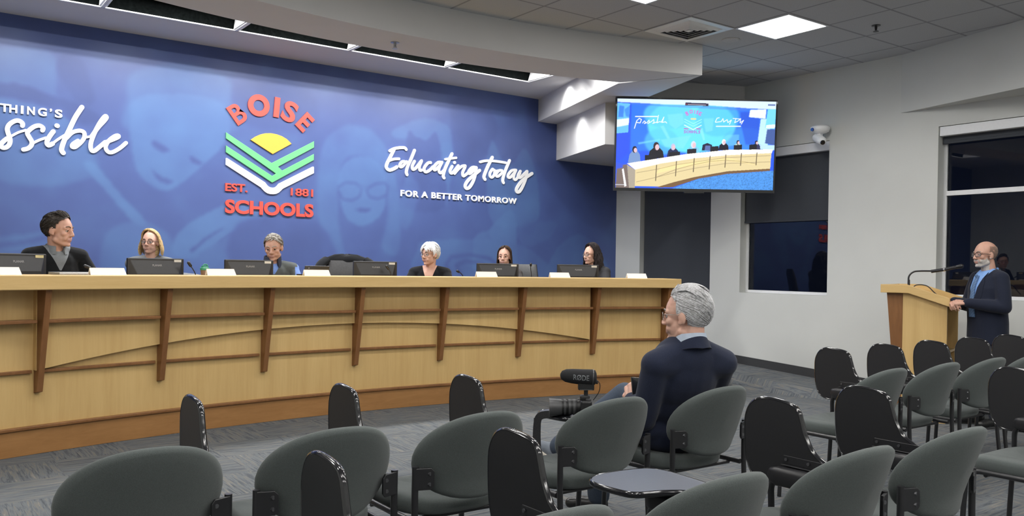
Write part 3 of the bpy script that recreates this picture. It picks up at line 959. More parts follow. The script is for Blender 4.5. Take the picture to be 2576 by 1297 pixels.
def font_mesh(s, h, w=None, bold=0.0, extrude=0.01, spacing=1.0):
    """text outline scaled to cap height h and, if given, width w; lies in XZ, front towards -Y, lower left at the origin"""
    cu = D.curves.new('lettering', 'FONT')
    cu.body = s
    cu.offset = bold
    cu.space_character = spacing
    cu.resolution_u = 5
    o = D.objects.new('lettering', cu)
    C.objects.link(o)
    dg = bpy.context.evaluated_depsgraph_get()
    me = D.meshes.new_from_object(o.evaluated_get(dg))
    D.objects.remove(o)
    vs = np.array([v.co for v in me.vertices])
    fs = [list(p.vertices) for p in me.polygons]
    x0, x1, y0, y1 = vs[:, 0].min(), vs[:, 0].max(), vs[:, 1].min(), vs[:, 1].max()
    sy = h / (y1 - y0)
    sx = sy if w is None else w / (x1 - x0)
    bm = bmesh.new()
    bm.from_mesh(me)
    D.meshes.remove(me)
    bmesh.ops.dissolve_limit(bm, angle_limit=0.01, verts=bm.verts[:], edges=bm.edges[:])
    geo = bmesh.ops.extrude_face_region(bm, geom=bm.faces[:])
    for v in geo['geom']:
        if isinstance(v, bmesh.types.BMVert):
            v.co.z -= 1
    bm.verts.index_update()
    V = [((v.co.x - x0) * sx, 0.0 if v.co.z > -.5 else extrude, (v.co.y - y0) * sy) for v in bm.verts]
    F = [[v.index for v in f.verts] for f in bm.faces]
    bm.free()
    m = MB()
    m.add(V, F)
    return m


def moved(mb, loc, rot=0.0, sx=1.0):
    """rotate about Y in the XZ plane (rot counter-clockwise seen from the front) and move"""
    c, s = math.cos(rot), math.sin(rot)
    mb.v = [(loc[0] + (x * c - z * s), loc[1] + y, loc[2] + (x * s + z * c)) for x, y, z in mb.v]
    return mb


def xf(mb, mtx):
    mb.v = [tuple(mtx @ Vector(v)) for v in mb.v]
    return mb


# ---------------------------------------------------------------- things on the desk
M_['monitor'] = mat('monitor_back', (0.020, 0.020, 0.022), 0.42)
M_['sticker'] = mat('pale_sticker', (0.55, 0.55, 0.53), 0.6)
M_['sticker2'] = mat('yellow_sticker', (0.55, 0.48, 0.26), 0.6)
M_['logo_grey'] = mat('printed_grey', (0.22, 0.22, 0.23), 0.5)


def make_monitor(label, loc, rz, w=.50, top=1.385, st='sticker'):
    t = thing('computer_monitor', label, 'monitor', loc, rz, 'computer monitors on the dais desk')
    zb = 0.945
    H = .335
    z0 = top - H
    # local -Y is the back that faces the room
    b_ = MB().bx(-w / 2, w / 2, -.012, .016, z0 - zb, top - zb)
    b_.build('housing', M_['monitor'], t, bevel=0.008)
    b_ = MB()
    vs = []
    for x, z, y in ((-w / 2 + .02, .02, -.012), (w / 2 - .02, .02, -.012), (w / 2 - .02, H - .018, -.012), (-w / 2 + .02, H - .018, -.012),
                    (-w / 2 + .065, .03, -.040), (w / 2 - .065, .03, -.040), (w / 2 - .065, H * .62, -.040), (-w / 2 + .065, H * .62, -.040)):
        vs.append((x, y, z0 - zb + z))
    b_.add(vs, [(4, 5, 6, 7), (0, 1, 5, 4), (1, 2, 6, 5), (2, 3, 7, 6), (3, 0, 4, 7)])
    b_.build('back_cover', M_['monitor'], t, bevel=0.004)
    for s in (-.055, .055):
        MB().tube([(s, -.0395, z0 - zb + .14), (s, -.0425, z0 - zb + .14)], .005, 10).build('screw', M_['screw'], t)
    MB().bx(-w / 2 + .012, w / 2 - .012, .0155, .018, z0 - zb + .014, top - zb - .014).build('screen', M_['black_gloss'], t)
    lg = font_mesh('PLANAR', .017, .085, 0.02, .0015)
    xf(lg, Matrix.Translation((-.045, -.0255, top - zb - .066)) @ Matrix.Rotation(math.radians(-13), 4, 'X'))
    lg.build('logo', M_['logo_grey'], t)
    MB().bx(w / 2 - .095, w / 2 - .03, -.0175, -.0125, top - zb - .030, top - zb - .010).build('sticker', M_[st], t)
    MB().tube([(0, -.03, .01), (0, -.02, z0 - zb + .12)], .022, 12).build('stand', M_['monitor'], t, smooth=.6)
    MB().lathe([(0, 0), (.11, 0), (.11, .008), (.04, .016), (0, .016)], (0, 0, 0), 28).build('stand_base', M_['monitor'], t, smooth=.6)
    return t


def monitor(px, dr, w, top, label, turn=0.0, st='sticker'):
    p = desk_point(px, dr, .9455)
    return make_monitor(label, p, face_room(p, turn), w, top, st)


monitor(42, .36, .46, 1.395, 'black monitor at the far left beside the man in a black sweater', 0.25, 'sticker2')
monitor(392, .36, .50, 1.378, 'black monitor in front of the blonde woman with glasses', 0.15)
monitor(627, .30, .475, 1.378, 'black monitor in front of the man in a grey vest', 0.12)
monitor(944, .34, .47, 1.385, 'black monitor in front of the empty seat with a jacket over it', 0.02)
monitor(1252, .36, .49, 1.385, 'black monitor in front of the woman with straight brown hair', -0.02)
monitor(1454, .32, .50, 1.387, 'black monitor in front of the woman with dark wavy hair', -0.05)

M_['ink'] = mat('faded_ink', (0.60, 0.66, 0.74), 0.6)


def name_plate(px, label, dr=-.06, turn=0.0, w=.245):
    p = desk_point(px, dr, 1.2475)
    t = thing('name_plate', label, 'name plate', p, face_room(p, turn), 'white name plates along the ledge')
    m = MB()
    n = 2
    # folded tent card, front leaning back
    vs = [(-w / 2, -.022, 0), (w / 2, -.022, 0), (w / 2 - .012, -.001, .052), (-w / 2 + .0, -.001, .052), (-w / 2, -.018, 0), (w / 2, -.018, 0), (w / 2 - .012, .003, .052), (-w / 2 + .0, .003, .052)]
    m.add(vs, [(0, 1, 2, 3), (7, 6, 5, 4), (0, 4, 5, 1), (1, 5, 6, 2), (2, 6, 7, 3), (3, 7, 4, 0)])
    vs = [(-w / 2, .024, 0), (w / 2, .024, 0), (w / 2 - .012, .002, .0525), (-w / 2, .002, .0525), (-w / 2, .020, 0), (w / 2, .020, 0), (w / 2 - .012, -.002, .0525), (-w / 2, -.002, .0525)]
    m.add(vs, [(3, 2, 1, 0), (4, 5, 6, 7), (1, 5, 4, 0), (2, 6, 5, 1), (3, 7, 6, 2), (0, 4, 7, 3)])
    m.build('card', M_['paper'], t)
    lines = MB()
    x = -.05
    for k, l in enumerate((.018, .010, .028, .020)):
        s = .030
        y = -.0225 + .021 * s / .052 - .0006
        lines.add([(x, y, s - .004), (x + l, y, s - .004), (x + l, y + .0024, s + .002), (x, y + .0024, s + .002)], [(0, 1, 2, 3)])
        x += l + .008
    lines.build('faded_print', M_['ink'], t)
    return t


name_plate(2, 'white name plate at the far left in front of the first monitor', w=.25)
name_plate(271, 'white name plate left of the blonde woman beside a silver laptop', w=.262)
name_plate(556, 'white name plate beside the green lidded tumbler', w=.245)
name_plate(797, 'white name plate in front of the small black laptop', w=.25)
name_plate(1224, 'white name plate overlapping the monitor of the brown haired woman', w=.235)
name_plate(1408, 'white name plate overlapping the monitor of the dark haired woman', w=.235)
name_plate(1602, 'white name plate alone at the right end of the ledge', w=.24)

# silver laptop lying closed, black laptop open
p = desk_point(190, .10, 1.2475)
t = thing('closed_laptop', 'thin silver laptop lying closed on the ledge before the man in a black sweater', 'laptop', p, face_room(p))
MB().bx(-.15, .15, -.09, .10, 0, .011).build('base', mat('silver_shell', (0.45, 0.46, 0.48), 0.35, metal=0.5), t, bevel=0.004)
MB().bx(-.15, .15, -.09, .10, .0115, .018).build('lid', mat('silver_lid', (0.5, 0.51, 0.53), 0.35, metal=0.5), t, bevel=0.003)
p = desk_point(795, .10, 1.2475)
t = thing('open_laptop', 'small black laptop standing open behind a name plate at the empty seat', 'laptop', p, face_room(p, .05))
MB().bx(-.125, .125, 0, .13, 0, .012).build('base', M_['black'], t, bevel=0.003)
m = MB().box((0, -.012, .045), (.245, .008, .085), mtx=Matrix.Rotation(math.radians(12), 3, 'X'))
m.build('lid', M_['black'], t, bevel=0.003)
m = MB().box((-.085, -.0245, .066), (.012, .001, .008), mtx=Matrix.Rotation(math.radians(12), 3, 'X'))
m.build('emblem', M_['logo_grey'], t)


def gooseneck(px, dr, zbase, pts, label, head=.05):
    p = desk_point(px, dr, zbase)
    t = thing('gooseneck_microphone', label, 'microphone', p, face_room(p), 'gooseneck microphones on the dais desk')
    P = catmull(pts, 6)
    MB().lathe([(0, 0), (.035, 0), (.035, .012), (.012, .02), (0, .02)], seg=16).build('base', M_['black'], t, smooth=.6)
    MB().tube(P, .0045, 8).build('neck', M_['metal_black'], t, smooth=.8)
    d = (P[-1] - P[-3]).normalized()
    MB().capsule(P[-1], .012, P[-1] + d * head, .013, 14).build('microphone', M_['black'], t, smooth=.8)
    return t


gooseneck(497, .30, .9455, [(0, 0, .01), (0, 0, .22), (-.02, 0, .31), (-.06, 0, .375)], 'black gooseneck microphone right of the blonde woman, tilting left', .03)
gooseneck(252, .26, .9455, [(0, 0, .01), (0, 0, .25), (-.03, 0, .325), (-.08, 0, .352)], 'black gooseneck microphone beside the man in a black sweater', .035)
gooseneck(985, .25, .9455, [(0, 0, .01), (0, 0, .25), (-.01, 0, .33), (-.035, 0, .37)], 'black gooseneck microphone in front of the monitor at the empty seat', .03)
gooseneck(1168, .45, .9455, [(0, 0, .01), (0, 0, .25), (-.03, 0, .32), (-.065, 0, .345)], 'black gooseneck microphone right of the white haired woman', .02)
gooseneck(1337, .55, .9455, [(0, 0, .01), (0, 0, .30), (-.01, 0, .38), (-.025, -.03, .425)], 'black gooseneck microphone right of the brown haired woman', .02)

# tumbler
M_['green_lid'] = mat('green_plastic', (0.03, 0.22, 0.13), 0.35)
p = desk_point(515, .14, 1.2475)
t = thing('travel_tumbler', 'short tumbler with green lid on the ledge beside a name plate', 'tumbler', p)
MB().lathe([(0, 0), (.030, 0), (.034, .036), (.034, .04), (0, .04)], seg=24).build('body', mat('brown_cup', (0.16, 0.10, 0.07), 0.4), t, smooth=.6)
MB().lathe([(.035, .038), (.037, .040), (.037, .056), (.030, .060), (.026, .074), (0, .076)], seg=24).build('lid', M_['green_lid'], t, smooth=.6)
MB().tube(catmull([(.022, 0, .070), (.016, 0, .084), (-.006, 0, .084), (-.014, 0, .072)], 4), .006, 8).build('lid_loop', M_['green_lid'], t, smooth=.7)
# ================================================================ lettering and emblem on the mural
M_['letter_white'] = mat('white_letter', (0.92, 0.92, 0.92), 0.4, var=0.01)
M_['letter_red'] = mat('coral_red', (0.66, 0.075, 0.055), 0.45, var=0.02)
M_['letter_green'] = mat('mint_green', (0.13, 0.46, 0.20), 0.45, var=0.02)
M_['letter_yellow'] = mat('sun_yellow', (0.76, 0.40, 0.055), 0.45, var=0.02)
TH = .016
YF = YW - TH


EPS = [0.0]


def stroke(mb, pts, r, seg=5):
    """flat brush stroke with round ends, raised from the wall; r = half width"""
    P = [Vector((x, 0, z)) for x, z in pts]
    P = catmull(P, seg)
    L, R = [], []
    n = len(P)
    for i, p in enumerate(P):
        d = (P[min(i + 1, n - 1)] - P[max(i - 1, 0)]).normalized()
        nn = Vector((-d.z, 0, d.x)) * r
        L.append(p + nn); R.append(p - nn)
    for i in range(n - 1):
        a, b, c, d = L[i], L[i + 1], R[i + 1], R[i]
        EPS[0] = (EPS[0] + 7e-6) % .0016
        e_ = EPS[0]
        vs = [(v.x, YF + e_, v.z) for v in (a, b, c, d)] + [(v.x, YW - .001, v.z) for v in (a, b, c, d)]
        mb.add(vs, [(0, 3, 2, 1), (0, 1, 5, 4), (2, 3, 7, 6)])
    for i, p in enumerate(P):
        if i in (0, n - 1) or True:
            k = 12
            EPS[0] = (EPS[0] + 7e-6) % .0016
            vs = [(p.x + r * math.cos(2 * PI * j / k), YF + EPS[0], p.z + r * math.sin(2 * PI * j / k)) for j in range(k)]
            vs += [(x, YW - .001, z) for x, y, z in vs]
            mb.add(vs, [list(range(k))] + [(j, (j + 1) % k, k + (j + 1) % k, k + j) for j in range(k)])
    return mb


def sign_root(name, label, loc):
    return thing(name, label, 'wall sign', loc)


t = sign_root('wall_lettering', 'raised white script lettering reading Educating Today for a better tomorrow', (5.9, YW - .001, 2.2))
inv = Matrix.Translation((-5.9, -(YW - .001), -2.2))
m = MB()
for r, pts in EDUCATING:
    stroke(m, pts, r, 4)
xf(m, inv).build('script_line', M_['letter_white'], t)
m = font_mesh('FOR A BETTER TOMORROW', .078, 1.772, 0.028, TH - .001, 1.14)
xf(m, inv @ Matrix.Translation((5.018, YF, 2.201))).build('caption_line', M_['letter_white'], t)

t = sign_root('wall_lettering', "raised white script lettering reading Everything's Possible, cut by the left edge", (1.0, YW - .001, 2.5))
inv = Matrix.Translation((-1.0, -(YW - .001), -2.5))
m = MB()
for r, pts in POSSIBLE:
    stroke(m, pts, r, 4)
# letters that lie outside the frame on the left
stroke(m, [(.42, 2.40), (.36, 2.48), (.38, 2.54), (.48, 2.58), (.52, 2.50), (.46, 2.42), (.42, 2.40)], .022)
stroke(m, [(.52, 2.52), (.62, 2.56), (.68, 2.585)], .014)
stroke(m, [(.12, 2.75), (.05, 2.5), (-.02, 2.25)], .025)
stroke(m, [(-.06, 2.66), (.06, 2.76), (.22, 2.76), (.28, 2.66), (.20, 2.55), (.08, 2.52)], .025)
stroke(m, [(.50, 2.43), (.60, 2.47), (.70, 2.55)], .014)
xf(m, inv).build('script_line', M_['letter_white'], t)
m = MB()
for s, x, w, z, h in (('T', .775, .074, 2.735, .077), ('H', .85, .065, 2.734, .077), ('I', .9445, .022, 2.734, .077), ('N', .996, .065, 2.734, .077), ('G', 1.087, .075, 2.732, .079), ('\u2019', 1.187, .020, 2.780, .033), ('S', 1.231, .066, 2.732, .080),
                      ('Y', .690, .072, 2.735, .077), ('R', .600, .062, 2.735, .077), ('E', .515, .056, 2.735, .077), ('V', .425, .070, 2.735, .077), ('E', .345, .056, 2.735, .077)):
    q = font_mesh(s, h, w, 0.03 if s != 'I' else 0.0, TH - .001)
    xf(q, Matrix.Translation((x, YF, z)))
    m.add(q.v, q.f)
xf(m, inv).build('caption_line', M_['letter_white'], t)

# the emblem: sun over an open book of chevrons with red words
t = sign_root('school_emblem', 'raised school emblem with red words, yellow sun, green chevrons and white book line', (3.38, YW - .001, 2.1))
inv = Matrix.Translation((-3.38, -(YW - .001), -2.1))


def plate(name, poly, material, d=TH):
    return xf(MB().prism(poly, YW - d, YW - .001, 'y'), inv).build(name, material, t, bevel=0.003)


# green chevrons: one continuous piece like two nested open books joined at the spine
up = [(2.876, 2.762), (3.387, 2.472), (3.884, 2.765), (3.884, 2.690), (3.462, 2.436), (3.508, 2.397), (3.884, 2.618), (3.884, 2.546), (3.395, 2.252), (2.877, 2.545), (2.877, 2.620), (3.394, 2.328), (3.436, 2.357), (2.876, 2.694)]
plate('chevrons', up, M_['letter_green'])
arcp = [(3.145, 2.706), (3.195, 2.745), (3.25, 2.775), (3.31, 2.795), (3.375, 2.803), (3.44, 2.798), (3.50, 2.783), (3.56, 2.755), (3.616, 2.708), (3.397, 2.571)]
plate('sun', arcp, M_['letter_yellow'])
wh = [(2.877, 2.480), (2.884, 2.486), (2.896, 2.482), (3.315, 2.250), (3.332, 2.229), (3.350, 2.211), (3.372, 2.200), (3.400, 2.196), (3.428, 2.203), (3.449, 2.222), (3.468, 2.246), (3.869, 2.470), (3.880, 2.472), (3.887, 2.462), (3.887, 2.396), (3.519, 2.192), (3.500, 2.172), (3.474, 2.146), (3.445, 2.130), (3.411, 2.123), (3.372, 2.123), (3.340, 2.129), (3.310, 2.147), (3.290, 2.166), (3.268, 2.189), (2.877, 2.409)]
plate('book_line', wh, M_['letter_white'])
m = MB()


def put(s, h, w, loc, rot=0.0, bold=.06):
    q = font_mesh(s, h, w, bold, TH - .001)
    moved(q, (loc[0], YF, loc[1]), rot)
    m.add(q.v, q.f)


put('B', .222, .150, (3.008, 2.845), math.radians(37.5), .018)
N = 40
ring = [[(3.233 + r * math.cos(2 * PI * i / N), y, 3.094 + r * 1.0 * math.sin(2 * PI * i / N)) for r, y in ((.122, YF), (.122, YW - .001), (.061, YW - .001), (.061, YF))] for i in range(N)]
m.rings(ring + [ring[0]], False)
put('I', .224, .062, (3.399, 2.990), math.radians(-4.5), 0.0)
put('S', .240, .165, (3.470, 2.985), math.radians(-21), .034)
put('E', .217, .128, (3.651, 2.930), math.radians(-41.6), .035)
xf(m, inv).build('arched_word', M_['letter_red'], t)
m = MB()
put('SCHOOLS', .152, 1.010, (2.877, 1.886), 0, .038)
xf(m, inv).build('base_word', M_['letter_red'], t)
m = MB()
put('EST.', .088, .243, (2.876, 2.126), 0, .025)
xf(m, inv).build('small_word', M_['letter_red'], t)
m = MB()
put('1881', .086, .266, (3.614, 2.123), 0, .018)
xf(m, inv).build('small_word', M_['letter_red'], t)

# ================================================================ wall screen
TV_W, TV_H = 1.905, 1.085
TD = 10.0


def ray_px(u, v, depth):
    d = cam_to_world((u - 1288) / FPX, 1, -(v - PPY) / FPX)
    k = depth / (d.x * math.cos(YAW) + d.y * math.sin(YAW))
    return Vector((0, 0, CAMZ)) + d * k


tc_ = ray_px(1748.5, 366, TD)
tilt = math.radians(4.0)
tv = thing('wall_television', 'large flat television showing the live meeting, hung tilted beside the mural', 'television', tc_, YAW - PI / 2 + math.radians(1.6))
Rt = Matrix.Rotation(tilt, 4, 'X')      # local -Y faces the room; top leans towards it
b_ = MB().bx(-TV_W / 2, TV_W / 2, -.022, .03, -TV_H / 2, TV_H / 2)
xf(b_, Rt).build('housing', M_['black'], tv, bevel=0.006)
b_ = MB()
bz = .018
for a, b2, c_, d_ in ((-TV_W / 2, TV_W / 2, -TV_H / 2, -TV_H / 2 + .035), (-TV_W / 2, TV_W / 2, TV_H / 2 - bz, TV_H / 2), (-TV_W / 2, -TV_W / 2 + bz, -TV_H / 2 + .035, TV_H / 2 - bz), (TV_W / 2 - bz, TV_W / 2, -TV_H / 2 + .035, TV_H / 2 - bz)):
    b_.bx(a, b2, -.030, -.021, c_, d_)
xf(b_, Rt).build('bezel', M_['black_gloss'], tv)
xf(MB().bx(-.12, .12, -.028, .02, -TV_H / 2 - .016, -TV_H / 2 + .002), Rt).build('sensor_bar', M_['black_gloss'], tv, bevel=0.004)
MB().tube([(0, .03, 0), (0.05, .26, 0), (-.02, .42, .0)], .035, 10).build('mount_arm', M_['metal_black'], tv)
MB().bx(-.2, .2, .02, .05, -.2, .2).build('mount_plate', M_['metal_black'], tv)

# the picture on the screen, coordinates from 0..1 (x right, y down)
nx, ny = 480, 270
sx = np.linspace(0, 1, nx)[None, :].repeat(ny, 0)
sy = np.linspace(1, 0, ny)[:, None].repeat(nx, 1)        # row 0 is the bottom
img = np.zeros((ny, nx, 3))


def Sc(x, y):            # zoomed photo crop -> screen coordinates
    return ((x - 165) / 1880.0, (y - 122) / 1060.0)


def fill(poly, col, a=1.0, soft=0):
    k = inside([Sc(*p) for p in poly], sx, sy).astype(float)
    if soft: k = blur(k, soft)
    img[:] = img * (1 - k[..., None] * a) + np.array(srgb(*col)) * k[..., None] * a


def line(pts, w, col, a=1.0):
    P = [Sc(*p) for p in pts]
    d = seg_dist([(x, y * .564) for x, y in P], sx, sy * .564)
    k = np.clip((w / 2 + 2.6 - d * 1880.0) / 5.2, 0, 1)
    img[:] = img * (1 - k[..., None] * a) + np.array(srgb(*col)) * k[..., None] * a


fill([(0, 0), (2200, 0), (2200, 1300), (0, 1300)], (40, 90, 235))
fill([(330, 160), (2000, 210), (1990, 700), (330, 740)], (50, 120, 245), 1, 8)
for c, rx, ry, col, a in (((1050, 420), 520, 330, (105, 225, 255), .95), ((780, 300), 300, 170, (95, 205, 255), .7), ((700, 620), 200, 160, (90, 200, 255), .6), ((1350, 330), 260, 220, (80, 190, 255), .6), ((1700, 600), 280, 160, (70, 160, 255), .4)):
    e = [(c[0] + rx * math.cos(t_ / 16 * PI), c[1] + ry * math.sin(t_ / 16 * PI)) for t_ in range(32)]
    fill(e, col, a, 12)
fill([(160, 150), (330, 160), (320, 760), (160, 900)], (45, 85, 240), 1, 3)
for pl, a in (([(690, 600), (870, 570), (1050, 540), (960, 700), (740, 680)], .6), ([(1390, 600), (1480, 530), (1620, 520), (1620, 640), (1400, 680)], .35), ([(680, 440), (720, 430), (800, 580), (770, 590)], .8), ([(420, 640), (680, 590), (680, 610), (430, 660)], .5), ([(760, 300), (940, 280), (960, 400), (860, 470), (790, 420)], .5), ([(1190, 340), (1310, 330), (1300, 480), (1220, 500)], .5)):
    fill(pl, (130, 225, 255), a, 2)
fill([(1150, 480), (1180, 450), (1215, 590), (1195, 600)], (140, 230, 255), .7, 1)
fill([(1620, 250), (1860, 240), (1860, 640), (1700, 640), (1640, 420)], (35, 65, 200), .6, 5)
# ceiling strip and right-hand side of the room
fill([(160, 118), (2060, 118), (2060, 215), (1700, 205), (1240, 180), (700, 178), (160, 160)], (214, 232, 252), 1, 1)
fill([(160, 165), (700, 185), (1240, 190), (1700, 215), (1700, 235), (160, 185)], (80, 120, 220), .5, 2)
fill([(1740, 225), (1930, 215), (1925, 325), (1728, 310)], (232, 245, 255), 1, 1)
fill([(1870, 330), (2000, 330), (1960, 660), (1840, 630)], (190, 230, 255), 1, 1)
fill([(1950, 210), (2050, 210), (2040, 450), (1925, 440)], (120, 215, 250), 1, 1)
fill([(1940, 400), (2045, 390), (2040, 440), (1930, 440)], (225, 245, 255), 1, 0)
fill([(1950, 450), (2050, 450), (2050, 640), (1930, 620)], (70, 95, 160), 1, 1)
fill([(1830, 640), (2060, 640), (2060, 700), (1830, 690)], (190, 225, 255), 1, 1)
# left-hand screen of the picture
fill([(165, 170), (315, 178), (302, 520), (165, 535)], (105, 190, 245), 1, 0)
fill([(165, 370), (310, 350), (305, 430), (165, 460)], (235, 245, 255), .9, 1)
fill([(190, 200), (250, 210), (240, 340), (180, 340)], (50, 110, 225), .8, 2)
fill([(250, 250), (312, 200), (310, 340), (270, 330)], (60, 130, 230), .8, 2)
# script words, emblem
line([(385, 330), (640, 325)], 12, (235, 245, 255))
line([(375, 470), (400, 380), (430, 350), (455, 365), (440, 405), (400, 400)], 9, (245, 250, 255))
line([(470, 405), (490, 380), (505, 395), (490, 412), (520, 400), (545, 370), (550, 400), (530, 410), (575, 385), (600, 360), (605, 395), (590, 408), (640, 390), (655, 310), (640, 400), (670, 385), (690, 390), (720, 330), (700, 395), (740, 385), (755, 400)], 8, (245, 250, 255))
line([(1330, 375), (1350, 330), (1375, 325)], 8, (245, 250, 255))
line([(1335, 380), (1400, 370), (1420, 335), (1430, 375), (1470, 345), (1480, 380), (1520, 350), (1500, 400)], 8, (245, 250, 255))
line([(1540, 330), (1620, 335)], 7, (245, 250, 255))
line([(1575, 330), (1560, 380), (1600, 360), (1630, 330), (1625, 380), (1665, 350), (1640, 395)], 8, (245, 250, 255))
line([(1345, 428), (1630, 422)], 13, (225, 240, 255))
for q in ([(990, 305), (972, 268), (992, 262), (994, 276), (982, 284), (1004, 282), (1008, 298), (990, 305)], [(1038, 240), (1024, 254), (1030, 274), (1046, 276), (1056, 262), (1050, 244), (1038, 240)], [(1083, 242), (1082, 278)], [(1128, 252), (1110, 250), (1108, 262), (1122, 272), (1116, 284), (1100, 280)], [(1168, 272), (1148, 262), (1132, 294), (1154, 304)], [(1140, 280), (1156, 288)]):
    line(q, 8, (215, 75, 185))
for y_, c_ in ((350, (150, 240, 245)), (380, (150, 240, 245)), (420, (225, 245, 255))):
    line([(965, y_), (1070, y_ + 52), (1165, y_)], 9, c_)
line([(1045, 345), (1095, 345)], 16, (250, 215, 130))
line([(965, 462), (1010, 465)], 11, (190, 60, 170)); line([(1110, 462), (1155, 462)], 11, (190, 60, 170))
for i_, q in enumerate(([(20, 2), (4, 4), (6, 14), (18, 18), (16, 30), (2, 30)], [(20, 4), (4, 8), (4, 26), (20, 30)], [(3, 1), (3, 31), (3, 15), (20, 15), (20, 1), (20, 31)], [(11, 1), (2, 15), (11, 31), (21, 15), (11, 1)], [(11, 1), (2, 15), (11, 31), (21, 15), (11, 1)], [(4, 1), (4, 30), (19, 30)], [(20, 2), (4, 4), (6, 14), (18, 18), (16, 30), (2, 30)])):
    line([(962 + i_ * 28.5 + a, 483 + b) for a, b in q], 7, (175, 58, 190))
# the little meeting bar at the top
fill([(970, 152), (1240, 158), (1245, 190), (965, 186)], (40, 30, 60), 1, 0)
line([(1000, 174), (1210, 178)], 6, (200, 190, 210)); line([(980, 172), (984, 172)], 6, (240, 80, 100))
fill([(1950, 150), (2035, 150), (2035, 172), (1950, 172)], (110, 130, 180), 1, 0)
# the people in the picture
for (x, y, w, hh, hair, body) in ((385, 730, 75, 150, (30, 25, 40), (120, 150, 200)), (640, 690, 95, 130, (45, 30, 35), (18, 18, 30)), (840, 690, 72, 110, (190, 190, 220), (30, 40, 80)), (1080, 660, 80, 110, (210, 220, 235), (120, 200, 245)), (1440, 620, 62, 90, (245, 245, 255), (15, 15, 35)), (1610, 620, 50, 80, (40, 30, 40), (170, 200, 190)), (1830, 620, 50, 90, (30, 22, 30), (50, 50, 90))):
    fill([(x - w, y + hh), (x - w * .8, y + hh * .35), (x - w * .3, y + 5), (x + w * .4, y + 5), (x + w * .85, y + hh * .35), (x + w, y + hh)], body, 1, 0)
    e = [(x + w * .38 * math.cos(t_ / 8 * PI), y - w * .1 + w * .55 * math.sin(t_ / 8 * PI)) for t_ in range(16)]
    fill(e, hair, 1, 0)
    e = [(x + w * .12 + w * .26 * math.cos(t_ / 8 * PI), y + w * .0 + w * .38 * math.sin(t_ / 8 * PI)) for t_ in range(16)]
    fill(e, (225, 190, 200), 1, 0)
fill([(1180, 720), (1190, 650), (1245, 628), (1300, 650), (1312, 720)], (25, 25, 60), 1, 0)
fill([(1215, 720), (1222, 660), (1280, 660), (1290, 720)], (90, 110, 170), 1, 0)
for x, y, w in ((580, 815, 70), (860, 775, 65), (1060, 735, 55), (1330, 700, 50), (1610, 678, 48), (1790, 668, 45)):
    fill([(x - w, y - 28), (x + w, y - 38), (x + w, y + 22), (x - w, y + 35)], (22, 22, 34), 1, 0)
# the desk and the carpet
fill([(300, 890), (520, 850), (1000, 765), (1500, 705), (2030, 690), (2015, 740), (1500, 770), (1100, 815), (700, 885), (400, 965)], (250, 246, 236), 1, 0)
fill([(400, 962), (700, 885), (1100, 815), (1500, 770), (2012, 735), (2005, 925), (1500, 965), (1100, 1045), (860, 1110), (700, 1162), (400, 1162)], (226, 208, 158), 1, 0)
fill([(640, 1010), (900, 940), (1300, 860), (1500, 835), (1830, 880), (1830, 870), (1500, 800), (1100, 850), (700, 930)], (250, 228, 160), .7, 1)
fill([(640, 1175), (860, 1105), (1100, 1040), (1500, 962), (2005, 922), (2003, 950), (1500, 995), (1150, 1060), (850, 1165)], (120, 90, 60), 1, 0)
fill([(820, 1190), (1150, 1060), (1500, 995), (2060, 945), (2060, 1200)], (75, 145, 225), 1, 1)
fill([(170, 1190), (180, 920), (300, 900), (340, 1190)], (120, 105, 100), 1, 1)
fill([(300, 905), (400, 965), (398, 1190), (330, 1190)], (170, 160, 145), 1, 0)
fill([(165, 880), (250, 900), (250, 940), (165, 960)], (60, 90, 220), 1, 2)
fill([(240, 960), (260, 950), (300, 1160), (275, 1170)], (240, 240, 245), 1, 0)
for x, yt, yb in ((650, 905, 1090), (885, 855, 1030), (1095, 815, 975), (1283, 785, 940), (1470, 765, 915), (1655, 745, 890), (1840, 735, 880)):
    line([(x, yt), (x - 6, yb)], 10, (85, 70, 55))
line([(415, 1000), (650, 955), (885, 895), (1095, 860), (1470, 800), (2000, 765)], 4, (130, 110, 85))
line([(415, 1110), (650, 1050), (885, 985), (1095, 935), (1470, 870), (2000, 840)], 4, (130, 110, 85))
line([(650, 1050), (885, 950), (1095, 890), (1283, 848), (1470, 830), (1655, 840), (1840, 868)], 5, (140, 120, 90))
r_n = np.random.RandomState(5)
cm = inside([Sc(*p) for p in [(820, 1190), (1150, 1060), (1500, 995), (2060, 945), (2060, 1200)]], sx, sy)
img *= 1 + (blur(r_n.rand(ny, nx), 1)[..., None] - .5) * np.where(cm, 1.4, 0.06)[..., None]
line([(160, 1146), (270, 1146)], 5, (235, 240, 250))
img = np.clip(img, 0, 1)
x0_, x1_, z0_, z1_ = -TV_W / 2 + bz, TV_W / 2 - bz, -TV_H / 2 + .035, TV_H / 2 - bz
painted_grid('screen', img, lambda u, v: tuple(Rt @ Vector((x0_ + (x1_ - x0_) * u, -.0225, z0_ + (z1_ - z0_) * v))), attr_mat('lit_screen', 0.3, 1.2), tv)
# ================================================================ tablet-arm chairs
M_['tablet_top'] = mat('grey_laminate', (0.075, 0.085, 0.115), 0.38, scale=300, var=.1)


